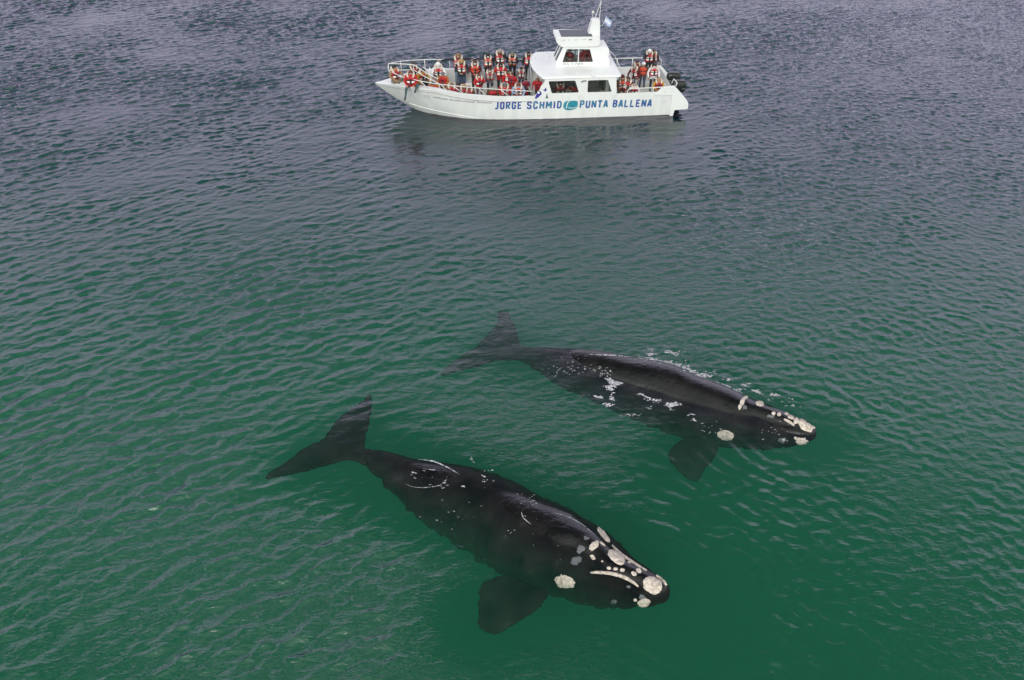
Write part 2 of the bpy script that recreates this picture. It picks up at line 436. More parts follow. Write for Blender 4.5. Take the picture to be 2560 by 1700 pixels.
def make_whale(label, sections, flukes, fins, zfl, seed):
    """sections: upper edge px, lower edge px, height of the back above the water, head factor"""
    S = cat_path([(u[0], u[1], l[0], l[1], e, hf) for u, l, e, hf in sections], 110)
    NS = 48
    cs, rs = [], []
    for ux, uy, lx, ly, e, hf in S:
        mx_, my_ = (ux + lx) / 2, (uy + ly) / 2
        r = 0.5
        for _ in range(6):
            c = at(mx_, my_, e - r)
            T = (S[-1] - S[0])[:4]
            ax = np.array([S[-1][0] + S[-1][2] - S[0][0] - S[0][2], S[-1][1] + S[-1][3] - S[0][1] - S[0][3]]); ax /= np.linalg.norm(ax)
            gap = abs((lx - ux) * -ax[1] + (ly - uy) * ax[0])
            r = gap / 2 / scale_at(c)
        cs.append(c); rs.append(r)
    mb = MB(); V, Fc = [], []
    n = len(cs)
    for i in range(n):
        T = (cs[min(n - 1, i + 2)] - cs[max(0, i - 2)]).normalized()
        sd = T.cross(Vector((0, 0, 1))).normalized(); up = sd.cross(T).normalized()
        hf = S[i][5]; r = rs[i]
        for k in range(NS):
            a = 2 * math.pi * k / NS
            ca, sa = math.cos(a), math.sin(a)
            deg = math.degrees(math.asin(max(-1, min(1, sa))))
            f = 1.0
            if sa > 0 and hf > 0:                       # head: narrow arched rostrum between high lower lips
                gv = math.exp(-((deg - 58) / 11) ** 2) * 0.12 + math.exp(-((deg - 78) / 10) ** 2) * 0.02
                f = 1 - hf * gv + hf * 0.03 * math.exp(-((deg - 30) / 14) ** 2)
            if hf < 0 and sa > 0.2:                      # back: shallow folds
                f = 1 + 0.012 * math.sin(i * 0.31 + k * .3)
            p = cs[i] + sd * (r * f * ca) + up * (r * f * sa)
            p += (sd * ca + up * sa) * (noise.noise(p * 1.1 + Vector((seed, 3, 0))) * 0.035 + noise.noise(p * 4.0) * 0.008) * min(1, r * 1.6)
            dp = min(1.0, max(0.0, (-p.z - 0.25) / 0.5)) * min(1, r * 1.5)   # ragged sunken flank: refraction by ripples shaped into the mesh
            if dp > 0: p += sd * (math.copysign(1, ca) * dp * (0.16 * noise.noise(Vector((i * 0.42, seed, p.z * 0.8))) + 0.11 * noise.noise(Vector((i * 1.1, seed + 5, p.z * 2)))))
            V.append(p)
    for i in range(n - 1):
        for k in range(NS):
            k2 = (k + 1) % NS
            Fc.append((i * NS + k, i * NS + k2, (i + 1) * NS + k2, (i + 1) * NS + k))
    Tn = (cs[-1] - cs[-4]).normalized()
    # rounded snout and closed root
    base = (n - 1) * NS; rr = rs[-1]; prev = base
    for q in range(1, 5):
        an = q / 5 * math.pi / 2; b0 = len(V)
        for k in range(NS):
            pv = V[base + k]; V.append(cs[-1] + (pv - cs[-1]) * math.cos(an) + Tn * rr * 0.75 * math.sin(an))
        for k in range(NS):
            k2 = (k + 1) % NS; Fc.append((prev + k, prev + k2, b0 + k2, b0 + k))
        prev = b0
    V.append(cs[-1] + Tn * rr * 0.75); tip = len(V) - 1
    for k in range(NS): Fc.append((prev + k, prev + (k + 1) % NS, tip))
    V.append(cs[0]); rt_ = len(V) - 1
    for k in range(NS): Fc.append(((k + 1) % NS, k, rt_))
    mb.add(V, Fc)
    fluke_or_fin(flukes, zfl, 0.10, mb, seed)
    for poly, zf, th in fins: fluke_or_fin(poly, zf, th, mb, seed + 9)
    bm = bmesh.new()
    tmp = bpy.data.meshes.new('t'); tmp.from_pydata(mb.v, [], mb.f); bm.from_mesh(tmp)
    bmesh.ops.recalc_face_normals(bm, faces=bm.faces); bm.to_mesh(tmp); bm.free()
    tmp.name = 'right_whale'; tmp.materials.append(SKIN)
    tmp.polygons.foreach_set('use_smooth', [True] * len(tmp.polygons))
    o = bpy.data.objects.new('right_whale', tmp); COL.objects.link(o)
    tag(o, label, 'whale', 'right whales swimming in front of the boat')
    tree = BVHTree.FromPolygons([tuple(v) for v in mb.v], mb.f)
    return o, tree

def hit(tree, px, py):
    d = pray(px, py).normalized()
    h = tree.ray_cast(CAM, d)
    if h[0] is None:
        h = tree.find_nearest(at(px, py, 0))
    n_ = h[1]
    if n_.dot(d) > 0: n_ = -n_
    return h[0], n_

def patch(whale, tree, cx, cy, a, b, ang=0, m=None, th=0.05, name='callosity', seed=0, rough_edge=0.20):
    """crusty patch lying on the skin"""
    m = m or CALL; th *= 0.6; V, F = [], []; NR, NSG = 7, 30; ca, sa = math.cos(R(ang)), math.sin(R(ang))
    p, n_ = hit(tree, cx, cy); V.append(p + n_ * th)
    for r in range(1, NR + 1):
        for k in range(NSG):
            t_ = 2 * math.pi * k / NSG
            wob = 1 + rough_edge * noise.noise(Vector((math.cos(t_) * 1.6, math.sin(t_) * 1.6, seed * 3.7 + 1))) + rough_edge * .5 * noise.noise(Vector((math.cos(t_) * 5, math.sin(t_) * 5, seed)))
            q = r / NR * wob; x, y = a * q * math.cos(t_), b * q * math.sin(t_)
            p, n_ = hit(tree, cx + x * ca - y * sa, cy + x * sa + y * ca)
            hgt = th * (1 - (r / NR) ** 4) + (0.026 * noise.noise(p * 13) + .018 * noise.noise(p * 31) if r < NR else -0.01) * min(1, th / .04)
            V.append(p + n_ * hgt)
    for k in range(NSG):
        k2 = (k + 1) % NSG; F.append((0, 1 + k, 1 + k2))
        for r in range(NR - 1):
            F.append((1 + r * NSG + k, 1 + (r + 1) * NSG + k, 1 + (r + 1) * NSG + k2, 1 + r * NSG + k2))
    return link(name, V, F, m, whale, True)

def strip(whale, tree, line, wd, m=None, th=0.045, name='callosity', seed=0):
    pts = cat_path(line, 10 * len(line)); V, F = [], []; n = len(pts); C = 7
    for i, (x, y) in enumerate(pts):
        t_ = pts[min(n - 1, i + 1)] - pts[max(0, i - 1)]; t_ /= np.linalg.norm(t_)
        end = math.sin(math.pi * min(1, (i + .6) / n)) ** 0.35
        wv = wd / 2 * end * (1 + 0.35 * noise.noise(Vector((i * .35, seed, 0))))
        for k in range(C):
            s_ = k / (C - 1) * 2 - 1
            p, n_ = hit(tree, x - t_[1] * s_ * wv, y + t_[0] * s_ * wv)
            hgt = th * (1 - s_ ** 4) - 0.008 + 0.015 * noise.noise(p * 18) * (1 - abs(s_))
            V.append(p + n_ * hgt)
    for i in range(n - 1):
        for k in range(C - 1):
            F.append((i * C + k, i * C + k + 1, (i + 1) * C + k + 1, (i + 1) * C + k))
    return link(name, V, F, m or CALL, whale, True)

w1_sec = [((908, 1119), (908, 1157), -.34, -1), ((940, 1122), (934, 1180), -.28, -1), ((980, 1130), (960, 1203), -.16, -1), ((1038, 1144), (1000, 1246), -.02, -1),
          ((1090, 1153), (1040, 1286), .05, -1), ((1140, 1162), (1080, 1318), .04, -1), ((1190, 1171), (1120, 1344), .0, -1), ((1240, 1187), (1160, 1370), -.02, -1), ((1300, 1212), (1211, 1402), .0, -1),
          ((1351, 1240), (1265, 1440), .05, -1), ((1392, 1259), (1320, 1464), .09, -.5), ((1441, 1286), (1383, 1487), .12, 0), ((1480, 1310), (1430, 1504), .12, .4),
          ((1518, 1345), (1484, 1519), .12, .9), ((1552, 1376), (1534, 1522), .14, 1), ((1598, 1408), (1584, 1518), .15, 1), ((1635, 1434), (1626, 1517), .13, .7), ((1658, 1452), (1648, 1508), .08, .3)]
w1_fl = [(912, 1121), (914, 1087), (921, 1064), (928, 1026), (929.5, 998), (923, 988), (908, 1003), (869.6, 1031), (841.5, 1054), (818.6, 1085), (808, 1101), (783, 1110.5), (747, 1133), (711, 1161), (673, 1184.5),
         (664, 1197), (680, 1194), (742, 1182), (793, 1169), (834, 1156), (864.5, 1149), (890, 1151), (916, 1160)]
w1_fin = [(1345, 1470), (1300, 1450), (1262, 1440), (1205, 1462), (1199, 1490), (1196, 1555), (1212, 1578), (1245, 1582), (1280, 1562), (1330, 1532), (1352, 1512), (1372, 1482)]
def zf1(x, y):
    return -0.42 - 0.5 * (math.hypot(x - 905, y - 1135) / 240)
whale1, tree1 = make_whale('nearer black right whale with pale callosities, its broad back just under the surface',
    w1_sec, w1_fl, [(w1_fin, lambda x, y: -0.6 - 0.6 * (math.hypot(x - 1365, y - 1470) / 180), 0.07)], zf1, 1)
for i, a in enumerate([(1632, 1463, 27, 22, 30, .07), (1609, 1507, 18, 11, -10, .05), (1588, 1500, 5, 4, 20, .03), (1541, 1393, 26, 14, 38, .07), (1412, 1455, 27, 18, 12, .05), (1509, 1337, 25, 7, 52, .05),
                       (1485, 1364, 17, 9, -50, .06), (1482, 1393, 9, 5, 40, .04), (1522, 1420, 6, 4.5, 0, .035), (1539, 1422, 6, 4.5, 0, .035), (1556, 1425, 6.5, 5, 0, .035), (1585, 1434, 8, 6, 30, .035), (1597, 1427, 8, 5, 40, .035),
                       (1573, 1405, 4.5, 3, 30, .03), (1506, 1403, 3, 2.5, 0, .02), (1506, 1359, 9, 2.6, 34, .03)]):
    patch(whale1, tree1, *a[:5], th=a[5], seed=i)
strip(whale1, tree1, [(1476, 1432), (1500, 1431), (1530, 1434), (1560, 1443), (1582, 1455), (1597, 1467)], 10, seed=3)
strip(whale1, tree1, [(1530, 1364), (1547, 1380), (1566, 1395), (1590, 1411), (1617, 1428)], 6, seed=7)
strip(whale1, tree1, [(1640, 1439), (1656, 1450), (1666, 1464)], 5, seed=9)
for i, a in enumerate([(1440, 1402, 15, 11, -20), (1453, 1373, 12, 8, -50), (1466, 1345, 9, 5, 10), (1534, 1505, 7, 6, 0), (1571, 1467, 6, 4, 20), (1607, 1494, 9, 6, 30)]):
    patch(whale1, tree1, *a, m=PALE, th=0.006, name='pale_skin_patch', seed=40 + i, rough_edge=.5)

w2_sec = [((1297, 866), (1291, 898), -.75, -1), ((1340, 867), (1330, 918), -.55, -1), ((1390, 870), (1370, 945), -.28, -1), ((1440, 872), (1410, 972), -.02, -1), ((1490, 877), (1450, 990), .16, -1),
          ((1545, 886), (1500, 1012), .26, -1), ((1602, 895), (1550, 1036), .32, -1), ((1658, 905), (1600, 1054), .34, -1), ((1710, 921), (1650, 1077), .32, -1), ((1761, 944), (1710, 1097), .28, -1),
          ((1812, 965), (1770, 1111), .24, -.4), ((1863, 989), (1835, 1121), .2, .2), ((1901, 1003), (1885, 1123), .2, .9), ((1939, 1019), (1930, 1122), .22, 1), ((1977, 1036), (1973, 1119), .22, 1), ((2008, 1052), (2006, 1113), .18, .6), ((2028, 1064), (2024, 1102), .1, .2)]
w2_fl = [(1302, 868), (1297, 852), (1294, 836.5), (1286, 816), (1275, 793), (1264, 779), (1245, 783), (1243, 808.5), (1223, 834), (1202, 855), (1188, 871), (1164, 885), (1131, 908), (1113, 923), (1103, 936), (1126, 933), (1164, 921), (1202, 913), (1246, 900), (1280, 898), (1304, 896)]
w2_fin = [(1740, 1090), (1702, 1103), (1674, 1126), (1674, 1148), (1697, 1179), (1722, 1197), (1745, 1202), (1763, 1172), (1788, 1141), (1798, 1112), (1800, 1098)]
def zf2(x, y):
    return -0.72 - 0.7 * (math.hypot(x - 1295, y - 880) / 190)
whale2, tree2 = make_whale('farther right whale with the glossy ridge of its back out of the water beside foam',
    w2_sec, w2_fl, [(w2_fin, lambda x, y: -0.9 - 0.7 * ((y - 1090) / 110), 0.07)], zf2, 5)
for i, a in enumerate([(2014, 1062, 23, 15, 38, .08), (2034, 1066, 7, 5, 60, .05), (2006, 1106, 18, 11, 10, .05), (1990, 1096, 6, 4, 40, .03), (1813, 1088, 22, 13, 12, .05), (1900, 1008, 12, 7, 15, .06), (1856, 1004, 6, 10, 15, .06),
                       (1863, 994, 8, 4, -20, .05), (1934, 1033, 5.5, 4.5, 0, .04), (1948, 1036, 5.5, 4.5, 0, .04), (1966, 1034, 6, 3.5, 20, .04), (1977, 1043, 9, 5, 20, .05), (1990, 1052, 7, 9, 0, .05), (1959, 1100, 4, 3, 0, .02), (1850, 1016, 5, 8, 10, .05)]):
    patch(whale2, tree2, *a[:5], th=a[5], seed=60 + i)
strip(whale2, tree2, [(1960, 1048), (1974, 1055), (1986, 1064)], 8, seed=21)
for i, a in enumerate([(1958, 1101, 12, 7, 0), (1862, 1018, 9, 6, 60), (1927, 1040, 10, 4, 5)]):
    patch(whale2, tree2, *a, m=PALE, th=0.006, name='pale_skin_patch', seed=80 + i, rough_edge=.5)

# ---------------------------------------------------------------- foam on the water, and pale strips painting bright rims
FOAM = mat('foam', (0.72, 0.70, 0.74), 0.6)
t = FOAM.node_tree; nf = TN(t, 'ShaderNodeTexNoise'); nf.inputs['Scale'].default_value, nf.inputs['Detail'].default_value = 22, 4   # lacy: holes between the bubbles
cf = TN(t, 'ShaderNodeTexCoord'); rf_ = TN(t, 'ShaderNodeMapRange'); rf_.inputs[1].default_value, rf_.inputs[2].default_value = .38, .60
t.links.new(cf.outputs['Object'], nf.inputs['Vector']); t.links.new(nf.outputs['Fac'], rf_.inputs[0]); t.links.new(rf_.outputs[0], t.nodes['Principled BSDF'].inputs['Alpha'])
def foam(label, blobs, lines, seed, dens):
    rnd = random.Random(seed); mb = MB()
    def bit(x, y, r, tree):
        r *= 0.62
        p = at(x, y, 0.02)
        d = pray(x, y).normalized(); h = tree.ray_cast(CAM, d)
        if h[0] is not None and h[0].z > water_z(h[0].x, h[0].y): p = h[0].copy()
        else: p.z = water_z(p.x, p.y) + 0.004
        n = 9; V = [p + Vector((0, 0, 0.35 * r))]; s1, s2, an = rnd.uniform(.7, 3.0), rnd.uniform(.4, .9), rnd.uniform(-.7, .5)
        for k in range(n):
            a = 2 * math.pi * k / n; q = r * rnd.uniform(.55, 1.2)
            X, Y = q * s1 * math.cos(a), q * s2 * math.sin(a)
            V.append(p + Vector((X * math.cos(an) - Y * math.sin(an), X * math.sin(an) + Y * math.cos(an), -0.01)))
        mb.add(V, [(0, 1 + k, 1 + (k + 1) % n) for k in range(n)])
    for x, y, sx, sy, cnt, r, tree in blobs:
        for _ in range(int(cnt * dens)):
            bit(rnd.gauss(x, sx), rnd.gauss(y, sy), r * rnd.uniform(.35, 1.3), tree)
    for line, wd, tree in lines:                       # pale foam-coloured strips painting the bright rims where skin meets water
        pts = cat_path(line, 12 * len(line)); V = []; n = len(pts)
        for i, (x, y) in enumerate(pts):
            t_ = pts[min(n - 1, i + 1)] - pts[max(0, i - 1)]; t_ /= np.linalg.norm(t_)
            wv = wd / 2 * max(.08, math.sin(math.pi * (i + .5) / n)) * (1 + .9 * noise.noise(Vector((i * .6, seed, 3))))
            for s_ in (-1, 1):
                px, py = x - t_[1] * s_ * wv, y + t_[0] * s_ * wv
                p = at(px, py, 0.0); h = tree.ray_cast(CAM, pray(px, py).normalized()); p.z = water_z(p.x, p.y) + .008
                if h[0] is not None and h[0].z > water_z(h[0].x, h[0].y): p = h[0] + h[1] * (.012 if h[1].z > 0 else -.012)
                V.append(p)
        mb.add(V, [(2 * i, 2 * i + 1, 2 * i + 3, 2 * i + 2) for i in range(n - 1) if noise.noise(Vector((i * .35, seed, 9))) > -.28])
    o = mb.build('foam', FOAM, None, True)
    return tag(o, label, kind='stuff')
t2, t1 = tree2, tree1
B2 = []
for x, y, s, c, r in [(1540, 888, 8, 10, .03), (1580, 893, 9, 12, .03), (1612, 896, 8, 14, .05), (1630, 884, 5, 14, .045), (1624, 872, 6, 10, .035), (1635, 898, 7, 16, .06), (1655, 903, 8, 12, .05), (1675, 905, 7, 10, .04), (1690, 910, 7, 12, .05), (1710, 916, 8, 14, .05),
                      (1730, 928, 7, 14, .055), (1752, 936, 6, 18, .07), (1762, 940, 5, 8, .05), (1705, 906, 9, 8, .03), (1670, 878, 7, 10, .05), (1695, 882, 10, 8, .04), (1780, 930, 8, 7, .05), (1825, 947, 7, 10, .05), (1860, 960, 7, 7, .05),
                      (1895, 977, 6, 9, .06), (1935, 985, 6, 8, .06), (1850, 972, 5, 7, .05), (1985, 1010, 9, 6, .035), (1930, 1000, 10, 5, .03), (1975, 995, 5, 4, .04)]:
    B2.append((x, y, s * 1.25, s * .38, c, r, t2))
B2 += [(1528, 952, 5, 3, 9, .09, t2), (1535, 960, 4, 4, 9, .10, t2), (1524, 969, 3, 3, 8, .09, t2), (1548, 957, 6, 1.5, 8, .06, t2), (1512, 930, 14, 6, 14, .05, t2), (1495, 922, 10, 5, 10, .04, t2),
       (1496, 991, 6, 2, 8, .07, t2), (1529, 988, 3, 7, 8, .06, t2), (1518, 1010, 6, 2, 9, .07, t2), (1602, 985, 4, 1.5, 8, .05, t2), (1632, 998, 14, 2.5, 12, .045, t2), (1645, 1002, 5, 1.5, 7, .05, t2), (1678, 1010, 7, 3, 14, .07, t2), (1690, 1010, 10, 1.5, 8, .05, t2),
       (1575, 1036, 14, 3, 10, .035, t2), (1620, 1019, 4, 2, 4, .04, t2), (1680, 1022, 4, 2, 4, .04, t2), (1722, 1035, 4, 3, 5, .04, t2), (1735, 1050, 3, 2, 4, .05, t2), (1770, 1070, 12, 10, 8, .03, t2), (1420, 925, 30, 5, 24, .03, t2), (1455, 905, 30, 10, 16, .03, t2), (1960, 1070, 30, 16, 14, .025, t2)]
foam('white foam, splash drops and painted bright rims around the farther whale', B2, [([(1590, 896), (1660, 904), (1710, 919), (1745, 935), (1768, 946)], 4, t2), ([(1598, 984), (1622, 995), (1652, 1003)], 4, t2), ([(1670, 1013), (1690, 1007), (1706, 1012)], 4, t2), ([(1470, 886), (1530, 889), (1580, 893)], 3, t2), ([(1770, 948), (1820, 966), (1860, 986)], 3, t2), ([(1510, 945), (1530, 955), (1556, 957)], 7, t2)], 3, 1.8)
B1 = [(1040, 1180, 12, 4, 10, .05, t1), (1215, 1197, 9, 4, 12, .045, t1), (1178, 1150, 4, 9, 9, .035, t1), (1095, 1213, 26, 2, 16, .035, t1), (1110, 1202, 4, 8, 9, .035, t1), (1310, 1252, 18, 8, 46, .03, t1), (1330, 1262, 12, 7, 26, .035, t1), (1120, 1290, 25, 20, 22, .025, t1),
      (1275, 1330, 8, 6, 10, .028, t1), (1160, 1265, 30, 25, 14, .025, t1), (1360, 1350, 50, 40, 16, .018, t1), (1310, 1286, 4, 7, 10, .03, t1), (1352, 1298, 9, 5, 9, .028, t1), (1050, 1195, 14, 3, 9, .03, t1), (1225, 1175, 8, 2, 8, .03, t1)]
foam('specks of white foam and painted bright rims on the back of the nearer whale', B1, [([(1042, 1149), (1075, 1152), (1100, 1160), (1125, 1172), (1150, 1187)], 3.6, t1), ([(1012, 1210), (1035, 1218), (1065, 1219), (1098, 1214), (1114, 1203), (1118, 1190)], 1.6, t1), ([(1380, 1281), (1420, 1293), (1455, 1312), (1492, 1342)], 2.2, t1), ([(1303, 1279), (1309, 1295), (1328, 1312)], 2.2, t1), ([(1055, 1172), (1080, 1175), (1090, 1176)], 2, t1)], 4, .5)
# ---------------------------------------------------------------- the boat (local axes: +x to the stern, +y away from the camera, z up from the waterline)
BO = Vector((3.568, 46.4, 0.0)); BYAW = R(4.5)
white = mat('white_gelcoat', (0.80, 0.80, 0.79), 0.32, var=0.035, vscale=1.3, bump=0.02)
deckw = mat('deck_cream', (0.66, 0.65, 0.59), 0.6, var=0.08, vscale=3)
greyin = mat('interior_grey', (0.42, 0.40, 0.38), 0.7, var=.2, vscale=2)
steel = mat('white_rail_paint', (0.72, 0.71, 0.70), 0.3)
black = mat('black_cowl', (0.016, 0.017, 0.018), 0.28, var=.2)
darkp = mat('dark_plastic', (0.03, 0.03, 0.033), 0.5)
greyp = mat('grey_paint', (0.28, 0.27, 0.29), 0.5, var=.1)
boat = bpy.data.objects.new('tour_boat', None); COL.objects.link(boat)
boat.location = BO; boat.rotation_euler = (0, 0, BYAW)
tag(boat, 'white whale watching boat crowded with passengers, blue lettering along its hull', 'boat')

ZG = [(-11.14, 1.52), (-10.5, 1.57), (-9.5, 1.63), (-8.6, 1.66), (-7.9, 1.65), (-7, 1.56), (-6.4, 1.49), (-4.4, 1.32), (-2, 1.29), (5.3, 1.30)]
BG = [(-11.14, 0.03), (-10.8, .24), (-10.4, .50), (-10, .76), (-9.4, 1.13), (-8.6, 1.50), (-8, 1.70), (-7, 1.95), (-6, 2.08), (-4.5, 2.15), (3, 2.15), (5.3, 2.12)]
ZK = [(-11.14, 1.47), (-10.85, 1.24), (-10.5, .96), (-10.0, .58), (-9.5, .24), (-9.0, -.06), (-8.4, -.32), (-7.5, -.5), (-6, -.6), (5.3, -.6)]
PW = [(-11.14, .9), (-10, .85), (-9.3, .72), (-8.6, .50), (-7.6, .33), (-6.4, .17), (-4.8, .09), (-2, .03), (5.3, .05)]
def hull_b(x, z):
    zk, zg = lerp1(ZK, x), lerp1(ZG, x)
    t_ = max(0.0, min(1.0, (z - zk) / (zg - zk)))
    return lerp1(BG, x) * t_ ** lerp1(PW, x)
XS = list(np.linspace(-11.14, -8, 26)) + list(np.linspace(-7.8, 5.2, 46))
# outer shell
mb = MB(); NZ = 22; V = []
for x in XS:
    zk, zg = lerp1(ZK, x), lerp1(ZG, x)
    for s in (-1, 1):
        for k in range(NZ + 1):
            q = k / NZ
            z = zk + (zg - zk) * q
            if zk < -.05: z = zk + (.0 - zk) * (k / 6) if k <= 6 else zg * ((k - 6) / (NZ - 6))
            V.append((x, s * hull_b(x, z), z))
F = []; st = 2 * (NZ + 1)
for i in range(len(XS) - 1):
    for k in range(NZ):
        a, b = i * st + k, (i + 1) * st + k
        F.append((a, b, b + 1, a + 1)); a += NZ + 1; b += NZ + 1; F.append((a, a + 1, b + 1, b))
e0 = (len(XS) - 1) * st
TRZ = [k for k in range(NZ + 1)]
F.append(tuple(e0 + k for k in TRZ) + tuple(e0 + NZ + 1 + k for k in TRZ[::-1]))
mb.add(V, F)
cut = [all(mb.v[i].z < .002 for i in f) for f in mb.f]
hm_ = MB(); hm_.v = mb.v; hm_.f = [f for f, c in zip(mb.f, cut) if not c]; hm_.m = [0] * len(hm_.f)
hb_ = MB(); hb_.v = mb.v; hb_.f = [f for f, c in zip(mb.f, cut) if c]; hb_.m = [0] * len(hb_.f)
hullm = mat('hull_gelcoat', (0.80, 0.80, 0.79), 0.34, var=0.07, vscale=1.0)
t = hullm.node_tree; mp_ = t.nodes.new('ShaderNodeMapping'); mp_.inputs['Scale'].default_value = (2.6, 2.6, .45)    # faint run-off streaks
n_ = [q for q in t.nodes if q.type == 'TEX_NOISE'][0]; c_ = [q for q in t.nodes if q.type == 'TEX_COORD'][0]
t.links.new(c_.outputs['Object'], mp_.inputs[0]); t.links.new(mp_.outputs[0], n_.inputs['Vector'])
hull = hm_.build('hull', hullm, boat, True)
hb_.build('hull_bottom', mat('antifouling', (.025, .04, .04), .7), boat, True)
sh = hull.modifiers.new('edge', 'EDGE_SPLIT'); sh.split_angle = R(35)
# rubbing strake just under the gunwale and the chine line on the bow
mb = MB()
for s in (-1, 1):
    mb.tube([(x, s * (hull_b(x, lerp1(ZG, x) - .16) + .004), lerp1(ZG, x) - .16 - 0.10 * max(0, min(1, (x + 8) / 2))) for x in np.linspace(-10.7, -2.6, 40)], .014, 6)
mb.build('rubbing_strake', greyp, boat, True)
mb = MB()
for s in (-1, 1):
    mb.tube([(x, s * (hull_b(x, z) + .002), z) for x, z in zip(np.linspace(-9.35, -5.6, 24), np.linspace(.46, .07, 24))], [.004] + [.022] * 22 + [.004], 6)
mb.build('spray_rail', white, boat, True)

# deck: coaming, inner bulwark and sole
DZ = 0.55
def in_b(x):
    return max(0.0, lerp1(BG, x) - lerp1([(-9.6, 1.06), (-9.45, .62), (-8.8, .50), (-7.6, .40), (-6.4, .17), (-5, .13), (5.2, .12)], x))
mb = MB(); xs_ = [x for x in np.linspace(-11.1, -9.6, 12)]
V = []; F = []
for x in xs_:
    b = lerp1(BG, x); z = lerp1(ZG, x)
    V += [(x, -b, z + .004), (x, -b * .5, z + .03), (x, 0, z + .045), (x, b * .5, z + .03), (x, b, z + .004)]
for i in range(len(xs_) - 1):
    for k in range(4): F.append((i * 5 + k, (i + 1) * 5 + k, (i + 1) * 5 + k + 1, i * 5 + k + 1))
mb.add(V, F)
b = lerp1(BG, -9.6); z = lerp1(ZG, -9.6)
bq = hull_b(-9.6, DZ) - .02
mb.add([(-9.6, -b + .02, z), (-9.6, b - .02, z), (-9.6, bq, DZ), (-9.6, -bq, DZ)], [(0, 1, 2, 3)])
xs_ = list(np.linspace(-9.6, 5.08, 60)); V = []; F = []
for x in xs_:
    b = lerp1(BG, x); z = lerp1(ZG, x) + .004; q = in_b(x)
    for s in (-1, 1):
        V += [(x, s * b, z), (x, s * (b - .03), z + .018), (x, s * q, z + .018), (x, s * min(q - .01, hull_b(x, DZ) - .03), DZ)]
for i in range(len(xs_) - 1):
    for k in (0, 1, 2, 4, 5, 6): F.append((i * 8 + k, (i + 1) * 8 + k, (i + 1) * 8 + k + 1, i * 8 + k + 1))
mb.add(V, F)
deck = mb.build('deck', white, boat, False)
V = []; F = []
for x in xs_:
    q = min(in_b(x), hull_b(x, DZ) - .03); V += [(x, -q, DZ + .004), (x, q, DZ + .004)]
for i in range(len(xs_) - 1): F.append((2 * i, 2 * i + 2, 2 * i + 3, 2 * i + 1))
link('cockpit_floor', V, F, deckw, boat)
mb = MB(); mb.box((5.06, -2.0, .3), (5.18, 2.0, 0.98)); mb.build('transom', white, boat)
# side wings carried aft past the transom
def prism(poly, y0, y1):
    """closed plate of outline (x, z) between y0 and y1"""
    n = len(poly); V = [(x, y0, z) for x, z in poly] + [(x, y1, z) for x, z in poly]
    T = tessellate_polygon([[Vector((x, z, 0)) for x, z in poly]])
    F = [tuple(t_) for t_ in T] + [tuple(n + i for i in t_[::-1]) for t_ in T] + [(i, (i + 1) % n, n + (i + 1) % n, n + i) for i in range(n)]
    bm = bmesh.new(); m_ = bpy.data.meshes.new('q'); m_.from_pydata(V, [], F); bm.from_mesh(m_); bmesh.ops.recalc_face_normals(bm, faces=bm.faces)
    v2 = [v.co.copy() for v in bm.verts]; f2 = [tuple(v.index for v in f.verts) for f in bm.faces]; bm.free(); bpy.data.meshes.remove(m_)
    return v2, f2
wingN = [(3.95, 1.15), (3.95, 1.33), (4.2, 1.34), (4.36, 1.53), (4.7, 1.62), (5.02, 1.65), (5.22, 1.53), (5.6, 1.14), (5.86, .85), (5.97, .66), (5.98, .34), (5.24, .30), (5.19, -.03), (5.0, -.03), (5.0, 1.15)]
wingF = [(3.95, 1.15), (3.95, 1.35), (5.3, 1.35), (5.6, 1.05), (5.95, .70), (5.98, .34), (5.24, .30), (5.19, -.03), (5.0, -.03), (5.0, 1.15)]
for nm, poly, y0, y1 in (('wing', wingN, -2.165, -2.0), ('wing', wingF, 2.0, 2.165)):
    o = link('stern_wing', *prism(poly, y0, y1), white, boat); bevel(o, .025, 2)
mb = MB(); mb.box((5.19, -1.99, .30), (5.9, 1.99, .38)); bevel(mb.build('swim_platform', white, boat), .02)
# far side and near side benches, console
mb = MB(); mb.box((-6.2, 1.15, DZ), (-2.5, 1.98, .93)); bevel(mb.build('bench', white, boat), .03)
mb = MB(); mb.box((2.3, 1.2, DZ), (4.9, 1.98, .93)); bevel(mb.build('bench', white, boat), .03)
mb = MB(); mb.box((-6.6, -1.5, DZ), (-2.75, -1.14, .93)); bevel(mb.build('bench', white, boat), .03)
mb = MB(); mb.box((2.1, -1.98, DZ), (3.4, -1.35, .93)); bevel(mb.build('bench', greyin, boat), .03)
o = link('deck_locker', *prism([(-8.62, DZ), (-8.72, 1.75), (-8.45, 2.02), (-8.12, 1.74), (-8.1, DZ)], .35, 1.0), white, boat); bevel(o, .03)

# lower cabin walls with window openings
def holed(outer, holes, y0, y1):
    loops = [outer] + holes; V = []; F = []
    polys = [[Vector((x, z, 0)) for x, z in l] for l in loops]
    tt = tessellate_polygon(polys); flat = [p for l in loops for p in l]; n = len(flat)
    V = [(x, y0, z) for x, z in flat] + [(x, y1, z) for x, z in flat]
    F = [tuple(q) for q in tt] + [tuple(n + i for i in q[::-1]) for q in tt]
    b = 0
    for l in loops:
        for i in range(len(l)): F.append((b + i, b + (i + 1) % len(l), n + b + (i + 1) % len(l), n + b + i))
        b += len(l)
    bm = bmesh.new(); m_ = bpy.data.meshes.new('q'); m_.from_pydata(V, [], F); bm.from_mesh(m_); bmesh.ops.recalc_face_normals(bm, faces=bm.faces)
    v2 = [v.co.copy() for v in bm.verts]; f2 = [tuple(v.index for v in f.verts) for f in bm.faces]; bm.free(); bpy.data.meshes.remove(m_)
    return v2, f2
